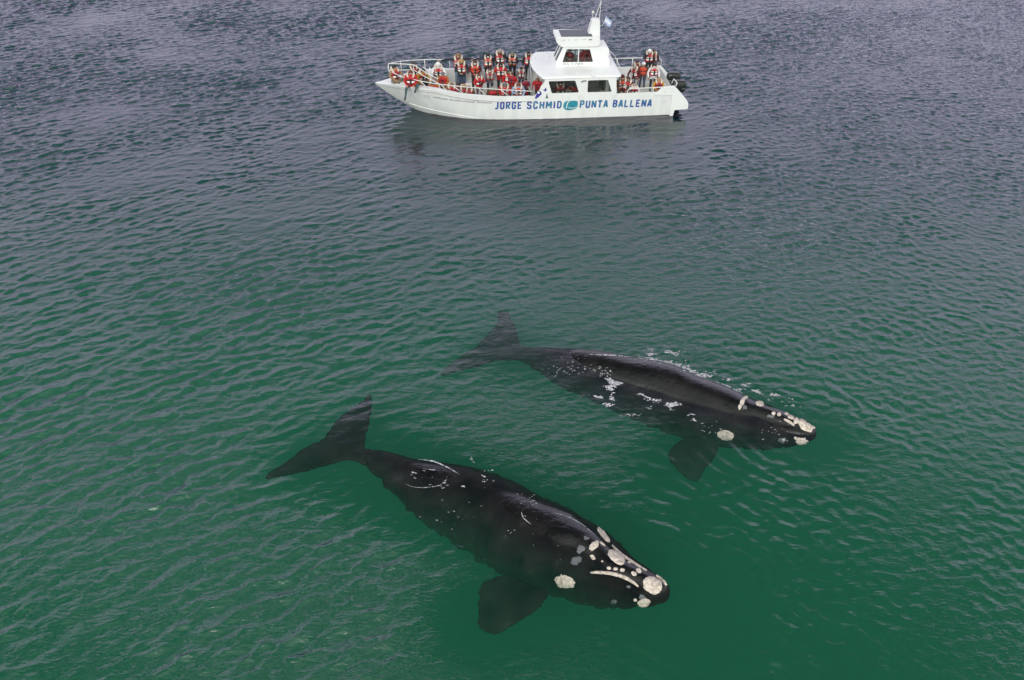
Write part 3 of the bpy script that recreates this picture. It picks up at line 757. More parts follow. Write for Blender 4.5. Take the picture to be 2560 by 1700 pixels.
def rnd(poly, r=.06, n=4):
    """rounded corners"""
    o = []; m = len(poly)
    for i in range(m):
        p = Vector(poly[i]); a = Vector(poly[i - 1]); c = Vector(poly[(i + 1) % m])
        d1, d2 = (a - p).normalized(), (c - p).normalized(); p1, p2 = p + d1 * r, p + d2 * r
        for k in range(n + 1):
            t_ = k / n; q = p1 * (1 - t_) ** 2 + p * 2 * t_ * (1 - t_) + p2 * t_ ** 2; o.append((q.x, q.y))
    return o
lowo = [(-2.58, 1.29), (-2.42, 1.45), (-2.28, 1.62), (-2.20, 1.85), (-2.02, 2.05), (-1.98, 2.22), (1.86, 2.22), (1.93, 1.29)]
winA = rnd([(-1.80, 2.12), (-.36, 2.12), (-.13, 1.46), (-1.60, 1.45)], .07)
winB = rnd([(.33, 2.11), (1.41, 2.11), (1.66, 1.45), (.33, 1.45)], .07)
glass = bpy.data.materials.new('cabin_glass'); glass.use_nodes = True
t = glass.node_tree; t.nodes.clear()
o_ = t.nodes.new('ShaderNodeOutputMaterial'); fr = t.nodes.new('ShaderNodeFresnel'); fr.inputs[0].default_value = 1.5
tr = t.nodes.new('ShaderNodeBsdfTransparent'); tr.inputs[0].default_value = (.84, .88, .86, 1); gl = t.nodes.new('ShaderNodeBsdfGlossy'); gl.inputs['Roughness'].default_value = .02
ms = t.nodes.new('ShaderNodeMixShader'); t.links.new(fr.outputs[0], ms.inputs[0]); t.links.new(tr.outputs[0], ms.inputs[1]); t.links.new(gl.outputs[0], ms.inputs[2]); t.links.new(ms.outputs[0], o_.inputs[0])
def pane(name, poly, y, parent, m=None):
    return link(name, *prism(poly, y, y + .012), m or glass, parent)
def shrink(poly, y0, k=1.02):
    c = Vector((sum(p[0] for p in poly) / len(poly), sum(p[1] for p in poly) / len(poly)))
    return [tuple(c + (Vector(p) - c) * k) for p in poly]
wallN = link('cabin_wall', *holed(lowo, [winA, winB], -2.155, -2.09), white, boat)
wallF = link('cabin_wall', *holed([(-1.98, 1.29), (-1.98, 2.22), (1.86, 2.22), (1.93, 1.29)], [winA[::-1], winB[::-1]], 2.09, 2.15), white, boat)
for wl, yy in ((wallN, -2.125), (wallF, 2.11)):
    pane('window', shrink(winA, 0), yy, wl); pane('window', shrink(winB, 0), yy, wl)
# bulkheads with a doorway each
def bulk(x0, x1, door, m=white):
    mb = MB(); y0, y1 = door
    mb.box((x0, -2.08, DZ), (x1, y0, 2.2)); mb.box((x0, y1, DZ), (x1, 2.08, 2.2)); mb.box((x0, y0, 2.08), (x1, y1, 2.2))
    return mb.build('bulkhead', m, boat)
bulk(-1.98, -1.92, (-1.2, -.45)); bulk(1.80, 1.86, (-.5, .4))
mb = MB(); mb.box((-2.02, -1.98, 1.0), (-1.985, -1.25, 2.08)); mb.build('bulkhead_door', greyin, boat)
mb = MB(); mb.box((-1.9, -2.07, .58), (1.79, 2.07, .60)); mb.box((-1.6, -1.9, .6), (1.5, -1.45, 1.0)); mb.box((-1.6, .9, .6), (1.5, 1.9, 1.0)); mb.box((.15, -.3, .6), (.3, 1.2, 1.55)); mb.build('cabin_furniture', greyin, boat)
# cabin roof slab with rounded front
front = [(-2.1, -2.14), (-2.32, -1.5), (-2.48, -.7), (-2.55, .1), (-2.5, .9), (-2.38, 1.6), (-2.05, 2.12)]
outl = cat_path([(x, y) for x, y in front], 24).tolist() + [(1.9, 2.12), (2.14, 1.9), (2.16, -1.9), (2.10, -2.10), (1.95, -2.16)]
mb = MB(); n = len(outl); V = []; F = []
lev = [(2.215, .965), (2.235, 1.0), (2.28, 1.0), (2.325, .985), (2.345, .95), (2.37, .72), (2.385, .4)]
for z, k in lev:
    for x, y in outl: V.append((-.2 + (x + .2) * k, y * k, z + (0.05 if z < 2.27 and x < -2.2 else 0)))
for i in range(len(lev) - 1):
    for k in range(n): F.append((i * n + k, i * n + (k + 1) % n, (i + 1) * n + (k + 1) % n, (i + 1) * n + k))
F.append(tuple(range(n))[::-1]); F.append(tuple((len(lev) - 1) * n + k for k in range(n)))
mb.add(V, F); roof = mb.build('cabin_roof', white, boat, True); es = roof.modifiers.new('e', 'EDGE_SPLIT'); es.split_angle = R(50)
# wheelhouse
HW = .62
wh = [(-1.22, 2.30), (-1.22, 2.62), (-.86, 3.40), (.95, 3.38), (1.55, 3.36), (1.66, 3.22), (1.68, 2.98), (1.6, 2.85), (1.72, 2.70), (1.72, 2.30)]
wW = rnd([(-.66, 3.30), (.60, 3.27), (.82, 2.57), (-.88, 2.60)], .06)
whN = link('wheelhouse_wall', *holed(wh, [wW], -HW, -HW + .05), white, boat)
whF = link('wheelhouse_wall', *holed(wh, [wW[::-1]], HW - .05, HW), white, boat)
for wl, yy in ((whN, -HW + .02), (whF, HW - .03)):
    pane('window', shrink(wW, 0), yy, wl)
    mb = MB(); mb.box((-.03, yy - .012, 2.6), (.02, yy + .024, 3.29)); mb.build('window_bar', steel, wl)
mb = MB()
for a, b in zip(wh[3:], wh[4:]):
    mb.add([(a[0], -HW + .05, a[1]), (a[0], HW - .05, a[1]), (b[0], HW - .05, b[1]), (b[0], -HW + .05, b[1])], [(0, 1, 2, 3)])
mb.build('wheelhouse_back', white, boat)
mb = MB(); mb.box((-1.22, -HW + .051, 2.3), (-1.18, HW - .051, 2.61)); mb.build('wheelhouse_front', white, boat)
wsm = mat('tinted_glass', (.035, .05, .055), .06, spec=.6)
for y0, y1 in ((-HW + .06, -.03), (.03, HW - .06)):
    mb = MB(); mb.add([(-1.195, y0, 2.63), (-1.195, y1, 2.63), (-.845, y1, 3.39), (-.845, y0, 3.39), (-1.18, y0, 2.63), (-1.18, y1, 2.63), (-.83, y1, 3.39), (-.83, y0, 3.39)], [(0, 1, 2, 3), (7, 6, 5, 4), (0, 4, 5, 1), (1, 5, 6, 2), (2, 6, 7, 3), (3, 7, 4, 0)])
    mb.build('windscreen', wsm, boat)
mb = MB(); mb.tube([(-1.21, 0, 2.62), (-.86, 0, 3.4)], .035, 6); mb.build('windscreen_post', white, boat)
mb = MB(); mb.box((-1.0, -.5, 2.40), (1.5, .5, 2.42)); mb.box((-.95, -.5, 2.42), (-.6, .5, 2.75)); mb.box((1.0, -.5, 2.42), (1.4, .5, 2.8)); mb.build('wheelhouse_interior', darkp, boat)
# thick wheelhouse roof with dark panel set in its top
rf = [(-1.20, 3.66), (-1.27, 3.80), (-1.22, 3.92), (-1.08, 3.97), (.98, 3.94), (1.10, 3.86), (1.14, 3.60), (1.05, 3.42), (-.80, 3.42), (-.96, 3.46), (-1.10, 3.55)]
o = link('wheelhouse_roof', *prism(cat_path(rf[:5], 12).tolist() + rf[5:], -.69, .69), white, boat); bevel(o, .06, 3, 30)
mb = MB(); mb.box((-.98, -.62, 3.945), (.70, .56, 3.985)); o = mb.build('solar_panel', mat('dark_panel', (.03, .042, .046), .38, var=.25, vscale=2), boat); bevel(o, .01)
mb = MB()
for x0, x1, z0, w_ in ((-.93, -.75, 3.8, .012), (-.6, -.5, 3.8, .012), (-.3, -.12, 3.8, .012), (.15, .38, 3.8, .012), (.5, .68, 3.78, .04)):
    mb = MB(); mb.box((x0, -.697, z0), (x1, -.692, z0 + w_)); mb.build('roof_vent', darkp, boat)
# stepped rear of the wheelhouse and mast
o = link('mast', *prism([(.52, 3.90), (.70, 4.62), (.74, 4.68), (1.12, 4.68), (1.14, 4.60), (1.20, 3.60), (1.18, 3.35), (.9, 3.35)], -.26, .26), white, boat); bevel(o, .04, 3)
mb = MB(); mb.tube([(.86, 0, 4.66), (1.16, 0, 5.55), (1.22, 0, 6.3)], [.022, .018, .012], 6); mb.build('antenna', steel, boat)
mb = MB(); mb.tube([(1.12, 0, 4.5), (1.17, 0, 5.55)], [.024, .014], 6); mb.build('antenna', steel, boat)
mb = MB(); mb.tube([(.76, 0, 4.66), (.76, 0, 4.98)], .012, 6); mb.ball((.76, 0, 5.03), (.075, .075, .07)); mb.build('mast_light', steel, boat, True)
mb = MB(); mb.tube([(1.13, 0, 4.33), (1.32, 0, 4.33), (1.40, 0, 4.50), (1.50, 0, 4.80)], .011, 6); mb.ball((1.5, 0, 4.81), .022, 6, 5)
fp = mb.build('flag_pole', steel, boat, True)
# flag: pale blue and white bands, rippling
V = []; F = []; MI = []; NXf, NYf = 10, 9
for j in range(NYf + 1):
    for i in range(NXf + 1):
        u, v = i / NXf, j / NYf
        bx_, bz_ = 1.385 + .105 * v, 4.46 + .30 * v
        V.append((bx_ + .36 * u, .05 * math.sin(u * 6 + v) * u, bz_ - .22 * u + .02 * math.sin(u * 7)))
for j in range(NYf):
    for i in range(NXf):
        F.append((j * (NXf + 1) + i, j * (NXf + 1) + i + 1, (j + 1) * (NXf + 1) + i + 1, (j + 1) * (NXf + 1) + i)); MI.append(1 if 3 <= j < 6 else 0)
link('flag', V, F, None, boat, True, [mat('flag_blue', (.42, .50, .74), .8), mat('flag_white', (.78, .78, .80), .8)], MI)
# rails
def rail(name, lines, r=.022, m=None):
    mb = MB()
    for l in lines: mb.tube(l, r, 6)
    return mb.build(name, m or steel, boat, True)
nearp = [(-10.33, 0, 2.2), (-9.9, -.55, 2.16), (-9.32, -1.02, 2.10), (-8.1, -1.62, 2.03), (-7.0, -1.9, 1.95), (-5.94, -2.02, 1.86), (-4.2, -2.07, 1.70), (-2.63, -2.07, 1.57)]
posts = [[(xt, yt, zt), (xb, -hull_b(xb, lerp1(ZG, xb)) + .08, lerp1(ZG, xb))] for (xt, yt, zt, xb) in
         ((-9.45, -.95, 2.11, -9.05), (-8.62, -1.4, 2.06, -8.2), (-7.55, -1.77, 2.0, -7.15), (-6.9, -1.92, 1.94, -6.3), (-5.55, -2.03, 1.83, -5.1), (-4.35, -2.07, 1.71, -3.9))]
rail('bow_rail', [cat_path(nearp, 40).tolist()] + posts, .023)
farp = [(-10.33, .15, 2.52), (-9.6, .75, 2.44), (-8.4, 1.5, 2.24), (-7.32, 1.85, 2.10), (-5.5, 2.03, 2.04), (-2.75, 2.06, 1.93)]
fposts = [[(x, y, z), (x + .02, hull_b(x, lerp1(ZG, x)) - .06, lerp1(ZG, x))] for x, y, z in ((-9.7, .68, 2.45), (-8.4, 1.5, 2.24), (-7.0, 1.9, 2.09), (-5.4, 2.03, 2.04), (-3.9, 2.05, 1.98))]
rail('bow_rail', [cat_path(farp, 40).tolist()] + fposts, .024)
rail('pulpit', [[(-10.33, .15, 2.52), (-9.6, .1, 2.50), (-8.95, -.05, 2.48), (-8.2, -.75, 2.20), (-7.66, -1.2, 2.08)], [(-10.33, 0, 2.2), (-9.6, 0, 2.2), (-8.98, -.05, 2.2), (-8.3, -.7, 2.0), (-7.62, -1.4, 1.88)],
                [(-10.33, .15, 2.52), (-10.36, .08, 2.36), (-10.33, 0, 2.2), (-10.2, -.2, 1.62)], [(-8.1, -.5, 2.5), (-8.08, -.55, 1.7), (-8.0, -.7, .6)], [(-7.62, -1.4, 1.88), (-7.6, -1.45, 1.6)], [(-8.95, -.05, 2.48), (-8.98, -.05, 2.2)]], .024)
rail('roof_post', [[(-2.66, -2.06, 1.29), (-2.72, -1.95, 2.3), (-2.76, -1.80, 2.95)]], .045, greyp)
rail('stern_rail', [[(2.55, -2.06, 1.31), (2.55, -2.06, 1.46), (2.62, -2.06, 1.53), (2.75, -2.06, 1.55), (4.9, -2.06, 1.60), (5.2, -2.0, 1.62), (5.3, -1.8, 1.72), (5.15, -1.6, 1.86), (5.05, -1.6, 1.62)], [(3.95, -2.06, 1.575), (3.95, -2.06, 1.33)]], .028)
rail('stern_rail', [[(2.3, 2.05, 1.84), (5.1, 2.05, 1.83), (5.28, 2.05, 1.7), (5.3, 2.05, 1.36)]] + [[(x, 2.05, 1.83), (x, 2.05, 1.3)] for x in (2.7, 3.6, 4.6)], .028)
rail('roof_rail', [[(1.35, .9, 2.62), (2.05, .95, 2.60), (2.2, .4, 2.55), (2.22, -1.2, 2.4)], [(1.35, .9, 2.62), (1.35, .9, 2.36)], [(2.05, .95, 2.60), (2.05, .95, 2.34)]], .016)
rail('roof_rail', [[(-2.2, .9, 2.55), (-1.4, .9, 2.6), (-1.4, .9, 2.36)], [(-2.2, .9, 2.55), (-2.2, .9, 2.33)]], .016)
mb = MB(); mb.box((2.02, -2.1, 1.28), (2.06, -2.02, 2.21)); mb.build('roof_post', darkp, boat)
mb = MB(); mb.tube([(-.02, -2.19, 2.02), (.0, -2.22, 2.09), (.06, -2.23, 2.11), (.24, -2.22, 2.11)], .022, 6); mb.build('grab_handle', darkp, boat, True)
mb = MB(); mb.tube([(.5, -2.08, 2.35), (.55, -2.14, 2.30), (.66, -2.16, 2.29), (.7, -2.1, 2.34)], .012, 6); mb.build('grab_handle', greyp, boat, True)
# outboard engines
def outboard(y, tilt=0):
    mb = MB(); prof = [(-.34, 0.0, .17, .20), (-.34, .12, .21, .24), (-.33, .38, .21, .25), (-.28, .52, .19, .23), (-.20, .60, .13, .18)]
    V = []; F = []; ns = 20
    for k_, (xo, z, ry, rx) in enumerate(prof):
        for q in range(ns):
            a = 2 * math.pi * q / ns; ca, sa = math.cos(a), math.sin(a)
            V.append((abs(ca) ** .6 * math.copysign(1, ca) * (rx * 1.65), abs(sa) ** .6 * math.copysign(1, sa) * ry, z))
    for i in range(len(prof) - 1):
        for q in range(ns): F.append((i * ns + q, i * ns + (q + 1) % ns, (i + 1) * ns + (q + 1) % ns, (i + 1) * ns + q))
    F.append(tuple(range(ns))[::-1]); F.append(tuple((len(prof) - 1) * ns + q for q in range(ns)))
    mb.add(V, F); o = mb.build('outboard_motor', black, boat, True); o.location = (5.72, y, .86)
    m2 = MB(); m2.box((-.16, -.09, -1.25), (.14, .09, 0.0)); m2.box((-.3, -.05, -1.6), (.2, .05, -1.2)); m2.tube([(-.35, 0, -1.42), (.35, 0, -1.42)], [.03, .11], 10)
    bevel(m2.build('motor_leg', black, o), .03)
    m3 = MB(); m3.box((-.335, -.205, .17), (.30, -.200, .20)); m3.build('motor_stripe', greyp, o)
    return o
outboard(.55); outboard(-.75)
mb = MB(); mb.box((5.3, -.35, .72), (5.65, .25, .78)); mb.build('motor_bracket', white, boat)

# lettering and emblems on the near side
def text_mesh(s, off=0.0, shear=0.0):
    cu = bpy.data.curves.new('t', 'FONT'); cu.body = s; cu.offset = off; cu.resolution_u = 3; cu.shear = shear
    ob = bpy.data.objects.new('t', cu); COL.objects.link(ob)
    dg = bpy.context.evaluated_depsgraph_get(); m_ = bpy.data.meshes.new_from_object(ob.evaluated_get(dg))
    V = [Vector(v.co) for v in m_.vertices]; F = [tuple(p.vertices) for p in m_.polygons]
    bpy.data.objects.remove(ob); bpy.data.curves.remove(cu); bpy.data.meshes.remove(m_)
    return V, F
def hull_text(s, x0, x1, z0a, z0b, h, m, lift=.012, off=0.0, parent=None, name='lettering', onhull=True, ybase=None, shear=0.0):
    V, F = text_mesh(s, off, shear); V0, _ = text_mesh(s, 0.0, shear)
    ax, bx_ = min(v.x for v in V0), max(v.x for v in V0); ay, by_ = min(v.y for v in V0), max(v.y for v in V0)
    o = []
    for v in V:
        u = (v.x - ax) / (bx_ - ax); q = (v.y - ay) / (by_ - ay); x = x0 + (x1 - x0) * u; z = z0a + (z0b - z0a) * u + h * q
        o.append((x, (-hull_b(x, z) if onhull else ybase) - lift, z))
    return link(name, o, F, m, parent or boat)
def grad(name, a, b):
    m = bpy.data.materials.new(name); m.use_nodes = True; t = m.node_tree; p = t.nodes['Principled BSDF']; p.inputs['Roughness'].default_value = .4
    c = t.nodes.new('ShaderNodeTexCoord'); n = t.nodes.new('ShaderNodeTexNoise'); n.inputs['Scale'].default_value = 2.2; r = t.nodes.new('ShaderNodeValToRGB')
    r.color_ramp.elements[0].position, r.color_ramp.elements[1].position = .42, .58
    r.color_ramp.elements[0].color = (*a, 1); r.color_ramp.elements[1].color = (*b, 1)
    t.links.new(c.outputs['Object'], n.inputs['Vector']); t.links.new(n.outputs['Fac'], r.inputs[0]); t.links.new(r.outputs[0], p.inputs['Base Color']); return m
blu = grad('letter_blue', (.02, .07, .36), (.02, .22, .36)); pur = mat('letter_outline', (.13, .11, .30), .5); small = mat('letter_grey', (.10, .11, .13), .6)
teal = mat('emblem_teal', (.03, .26, .34), .4); navy = mat('emblem_navy', (.05, .04, .30), .4); whp = mat('emblem_white', (.78, .80, .80), .4); grn = mat('emblem_green', (.02, .10, .07), .5)
def bx(px): return -4.68 + (px - 1236.7) * .02193
RND = [(.15, .2), (.15, .8), (.3, .97), (.7, .97), (.85, .8), (.85, .2), (.7, .03), (.3, .03), (.15, .2)]
BOWL = [(.14, 0), (.14, .97), (.65, .97), (.85, .84), (.85, .62), (.65, .48), (.2, .48)]
GLYPH = {'J': [[(.78, 1), (.78, .25), (.62, .05), (.35, .03), (.08, .12)]], 'O': [RND], 'R': [BOWL, [(.48, .46), (.88, 0)]], 'P': [BOWL],
    'G': [[(.85, .70), (.85, .82), (.7, .97), (.3, .97), (.15, .8), (.15, .2), (.3, .03), (.7, .03), (.85, .2), (.85, .46), (.55, .46)]],
    'C': [[(.85, .68), (.85, .82), (.7, .97), (.3, .97), (.15, .8), (.15, .2), (.3, .03), (.7, .03), (.85, .18), (.85, .32)]],
    'E': [[(.88, .95), (.15, .95), (.15, .05), (.88, .05)], [(.2, .5), (.78, .5)]], 'H': [[(.14, 0), (.14, 1)], [(.86, 0), (.86, 1)], [(.2, .5), (.8, .5)]],
    'S': [[(.85, .74), (.85, .83), (.7, .97), (.3, .97), (.15, .83), (.15, .66), (.3, .54), (.7, .46), (.85, .34), (.85, .17), (.7, .03), (.3, .03), (.15, .17), (.15, .27)]],
    'M': [[(.1, 0), (.1, 1)], [(.13, .98), (.5, .3)], [(.5, .3), (.87, .98)], [(.9, 1), (.9, 0)]], 'I': [[(.5, 0), (.5, 1)]], 'D': [[(.15, .05), (.15, .95), (.6, .95), (.85, .76), (.85, .24), (.6, .05), (.12, .05)]],
    'U': [[(.14, 1), (.14, .2), (.3, .03), (.7, .03), (.86, .2), (.86, 1)]], 'N': [[(.13, 0), (.13, 1)], [(.16, .97), (.84, .03)], [(.87, 0), (.87, 1)]], 'T': [[(0, .94), (1, .94)], [(.5, .94), (.5, 0)]],
    'A': [[(.1, 0), (.44, 1)], [(.56, 1), (.9, 0)], [(.24, .3), (.76, .3)], [(.36, .95), (.64, .95)]], 'L': [[(.15, 1), (.15, .05), (.88, .05)]],
    'B': [[(.15, .05), (.15, .95), (.62, .95), (.82, .85), (.82, .64), (.62, .52), (.2, .52)], [(.6, .5), (.86, .38), (.86, .16), (.65, .05), (.12, .05)]]}
def ribbon(mb, pts, hw, lift):
    n = len(pts); P = [Vector(p) for p in pts]; closed = (P[0] - P[-1]).length < 1e-6; V = []
    for i in range(n):
        a = P[i - 1] if i > 0 else (P[-2] if closed else None); c = P[i + 1] if i < n - 1 else (P[1] if closed else None)
        d1 = (P[i] - a).normalized() if a is not None else None; d2 = (c - P[i]).normalized() if c is not None else None
        d1 = d1 if d1 is not None else d2; d2 = d2 if d2 is not None else d1
        n1, n2 = Vector((-d1.y, d1.x)), Vector((-d2.y, d2.x)); m_ = (n1 + n2).normalized(); m_ = m_ * (hw / max(.80, m_.dot(n1)))
        for s in (1, -1): q = P[i] + m_ * s; V.append((q.x, -hull_b(q.x, q.y) - lift, q.y))
    mb.add(V, [(2 * i, 2 * i + 1, 2 * i + 3, 2 * i + 2) for i in range(n - 1)])
def big_word(s, a, b, za, zb):
    wd = {'I': .40, 'M': 1.25, 'N': 1.05, 'J': .85}; tot = sum(wd.get(c, 1) for c in s) + .40 * (len(s) - 1); u = 0; x0, x1 = bx(a), bx(b); sc = (x1 - x0) / tot
    for c in s:
        w_ = wd.get(c, 1) * sc; xa = x0 + u * sc; zz = za + (zb - za) * (u / tot); h = .39; sl = .02
        for m_, hw_, lf in ((pur, .046, .008), (blu, .029, .013)):
            mb = MB()
            for q, st_ in enumerate(GLYPH[c]): ribbon(mb, [(xa + p[0] * w_ + p[1] * sl, zz + p[1] * h) for p in st_], hw_, lf + q * .0012)
            mb.build('lettering', m_, boat)
        u += wd.get(c, 1) + .40
for q_ in (('JORGE', 1237, 1303, .655, .64), ('SCHMID', 1316, 1402, .63, .61), ('PUNTA', 1448, 1518, .60, .58), ('BALLENA', 1531, 1629, .575, .545)):
    big_word(*q_)
hull_text('Whale Audiovisual System', -7.98, -4.83, 1.13, .93, .13, small, .010, .006)
V, F = [], []
el = [(-8.33 + .17 * math.cos(a), 1.20 + .085 * math.sin(a)) for a in np.linspace(0, 2 * math.pi, 25)[:-1]]
mb = MB(); mb.tube([(x, -hull_b(x, z) - .006, z) for x, z in el + el[:1]], .008, 4); mb.tube([(x, -hull_b(x, 1.2 + .02 * math.sin(x * 40)) - .006, 1.2 + .02 * math.sin(x * 40)) for x in np.linspace(-8.42, -8.24, 8)], .008, 4); mb.build('hull_emblem', greyp, boat)
def decal(name, pts, m, lift, y=None):
    T = tessellate_polygon([[Vector((x, z, 0)) for x, z in pts]])
    return link(name, [(x, (-hull_b(x, z) if y is None else y) - lift, z) for x, z in pts], T, m, boat)
lx, lz = bx(1407), .47
def lg(u, v): return (lx + u * .78, lz + v * .54)
em = [lg(*p) for p in cat_path([(.02, .25), (.0, .55), (.06, .85), (.22, .98), (.5, 1.0), (.85, 1.0), (.98, .9), (1.0, .55), (.96, .25), (.75, .08), (.45, 0), (.18, .06), (.02, .25)], 50)[:-1]]
decal('whale_emblem', em, teal, .010)
decal('whale_emblem', [lg(*p) for p in [(.20, .20), (.24, .22), (.27, .35), (.28, .6), (.34, .82), (.46, .99), (.40, 1.0), (.27, .85), (.22, .62), (.21, .4), (.17, .28)]], whp, .015)
decal('whale_emblem', [lg(*p) for p in [(.34, .33), (.46, .28), (.7, .27), (1.0, .36), (1.0, .29), (.72, .2), (.45, .21), (.35, .26)]], whp, .016)
decal('whale_emblem', [lg(*p) for p in [(.56, .42), (.66, .42), (.61, .55)]], navy, .018)
hull_text('PW', -.83, -.48, 2.42, 2.42, .13, greyp, .008, .0, None, 'lettering', False, -HW)
hull_text('1789', -.33, .27, 2.42, 2.41, .13, greyp, .008, .0, None, 'lettering', False, -HW)
ys = -2.155
def sx(px, py): return (-2.1 + (px - 1357) * .0219 + .02, 2.24 - (py - 198) * .0238)
decal('side_emblem', [sx(*p) for p in [(1356, 221.5), (1360, 222), (1364, 217), (1366, 222), (1364.5, 226), (1360, 225)]], navy, .006, ys)
decal('side_emblem', [sx(*p) for p in [(1364, 242), (1370, 242), (1367, 230)]], grn, .006, ys)
decal('side_emblem', [sx(*p) for p in [(1337.5, 240), (1342, 229), (1348, 223.5), (1352, 226), (1354, 232), (1346, 239), (1339, 243)]], navy, .008, ys)
decal('side_emblem', [sx(1346 + 3 * math.cos(a), 228 + 3 * math.sin(a)) for a in np.linspace(0, 6.28, 13)[:-1]], whp, .011, ys)
for px, py in ((1659, 234), (1661, 254), (1663, 258), (1677, 225), (1677, 233), (1676, 249), (1676, 256)):
    x, z = bx(px) - .0, 1.28 - (py - 237) * .0238
    mb = MB(); mb.tube([(x, -2.17, z), (x, -2.178, z)], .018, 6); mb.build('hull_fitting', greyp, boat)
# ---------------------------------------------------------------- passengers
def cm(name, c, r=.75):
    return mat(name, c, r, var=.18, vscale=9)
SKINC = [cm('skin_light', (.50, .30, .22), .5), cm('skin_tan', (.38, .21, .14), .5)]
CL = {k: cm('cloth_' + k, c) for k, c in dict(black=(.012, .013, .016), navy=(.02, .028, .05), green=(.012, .03, .032), grey=(.13, .125, .14), lightgrey=(.40, .40, .42), white=(.70, .69, .70), red=(.45, .012, .015), maroon=(.09, .012, .02), brown=(.10, .05, .028),
      tan=(.30, .17, .09), orange=(.40, .12, .03), jeans=(.05, .075, .15), lightjeans=(.24, .28, .36), teal=(.04, .085, .10), skyblue=(.28, .40, .58), plaid=(.16, .11, .15), khaki=(.16, .14, .10), pink=(.55, .14, .20), magenta=(.22, .05, .10), yellow=(.50, .27, .03)).items()}
HAIR = {k: cm('hair_' + k, c, .6) for k, c in dict(black=(.008, .007, .007), brown=(.05, .022, .012), auburn=(.12, .035, .018), blond=(.36, .22, .10), grey=(.28, .25, .24), lightbrown=(.20, .11, .06)).items()}
VEST = {k: cm('vest_' + k, c) for k, c in dict(red=(.43, .02, .028), orange=(.50, .06, .03), deep=(.30, .015, .03)).items()}
CREAM = cm('vest_collar_cream', (.62, .53, .44)); PATCHM = mat('reflective_patch', (.80, .78, .74), .4); STRAP = mat('black_strap', (.02, .02, .022), .6)
MASKW, MASKB = mat('mask_white', (.74, .74, .72), .8), mat('mask_black', (.015, .015, .017), .8)
EYEM, LIPM, SHOE = mat('eye_dark', (.01, .01, .01), .3), mat('lip', (.30, .09, .08), .5), mat('shoe', (.03, .028, .028), .6)

def rotx(p, piv, a):
    p = Vector(p) - piv; c, s = math.cos(a), math.sin(a)
    return piv + Vector((p.x, p.y * c - p.z * s, p.y * s + p.z * c))
def rotz(p, piv, a):
    p = Vector(p) - piv; c, s = math.cos(a), math.sin(a)
    return piv + Vector((p.x * c - p.y * s, p.x * s + p.y * c, p.z))

ARMS = dict(  # (elbow, wrist, hand direction) for the person's image-left arm; mirrored for the other; person faces -y
    down=((-.27, .02, 1.14), (-.26, -.10, .90), (0, -.1, -1)), clasp=((-.26, .0, 1.14), (-.07, -.23, 1.02), (.8, -.2, -.2)),
    face=((-.30, -.14, 1.20), (-.09, -.22, 1.50), (.3, -.1, .9)), chest=((-.28, -.03, 1.12), (-.08, -.26, 1.22), (.7, -.5, .3)),
    spread=((-.45, .02, 1.40), (-.70, -.02, 1.37), (-1, 0, -.1)), fold=((-.27, -.06, 1.14), (.02, -.20, 1.18), (1, 0, .1)),
    rail=((-.28, -.12, 1.16), (-.22, -.36, 1.06), (0, -.7, -.6)), lap=((-.27, -.04, 1.14), (-.14, -.30, 1.00), (.2, -.9, -.2)))

def hand(mb, w, d, side, mi):
    """palm, four bent fingers of different length and a thumb from the side of the palm"""
    d = Vector(d).normalized(); sd = d.cross(Vector((0, 1, 0.3))).normalized(); nrm = sd.cross(d).normalized()
    w = Vector(w)
    mb.tube([w - d * .03, w + d * .03, w + d * .075], [.026, .038, .034], 8, mi, flat=.55)
    for k, ln in enumerate((.062, .074, .070, .052)):
        o = (k - 1.5) * .017; b = w + d * .07 + sd * o
        mb.tube([b, b + d * ln * .45 - nrm * .006, b + d * ln * .75 - nrm * .024, b + d * ln * .82 - nrm * .046], [.0092, .0088, .008, .006], 6, mi)
    s = 1 if side > 0 else -1
    b = w + d * .015 + sd * (.030 * s)
    mb.tube([b, b + d * .028 + sd * .026 * s - nrm * .008, b + d * .052 + sd * .030 * s - nrm * .022], [.012, .0105, .0075], 6, mi)

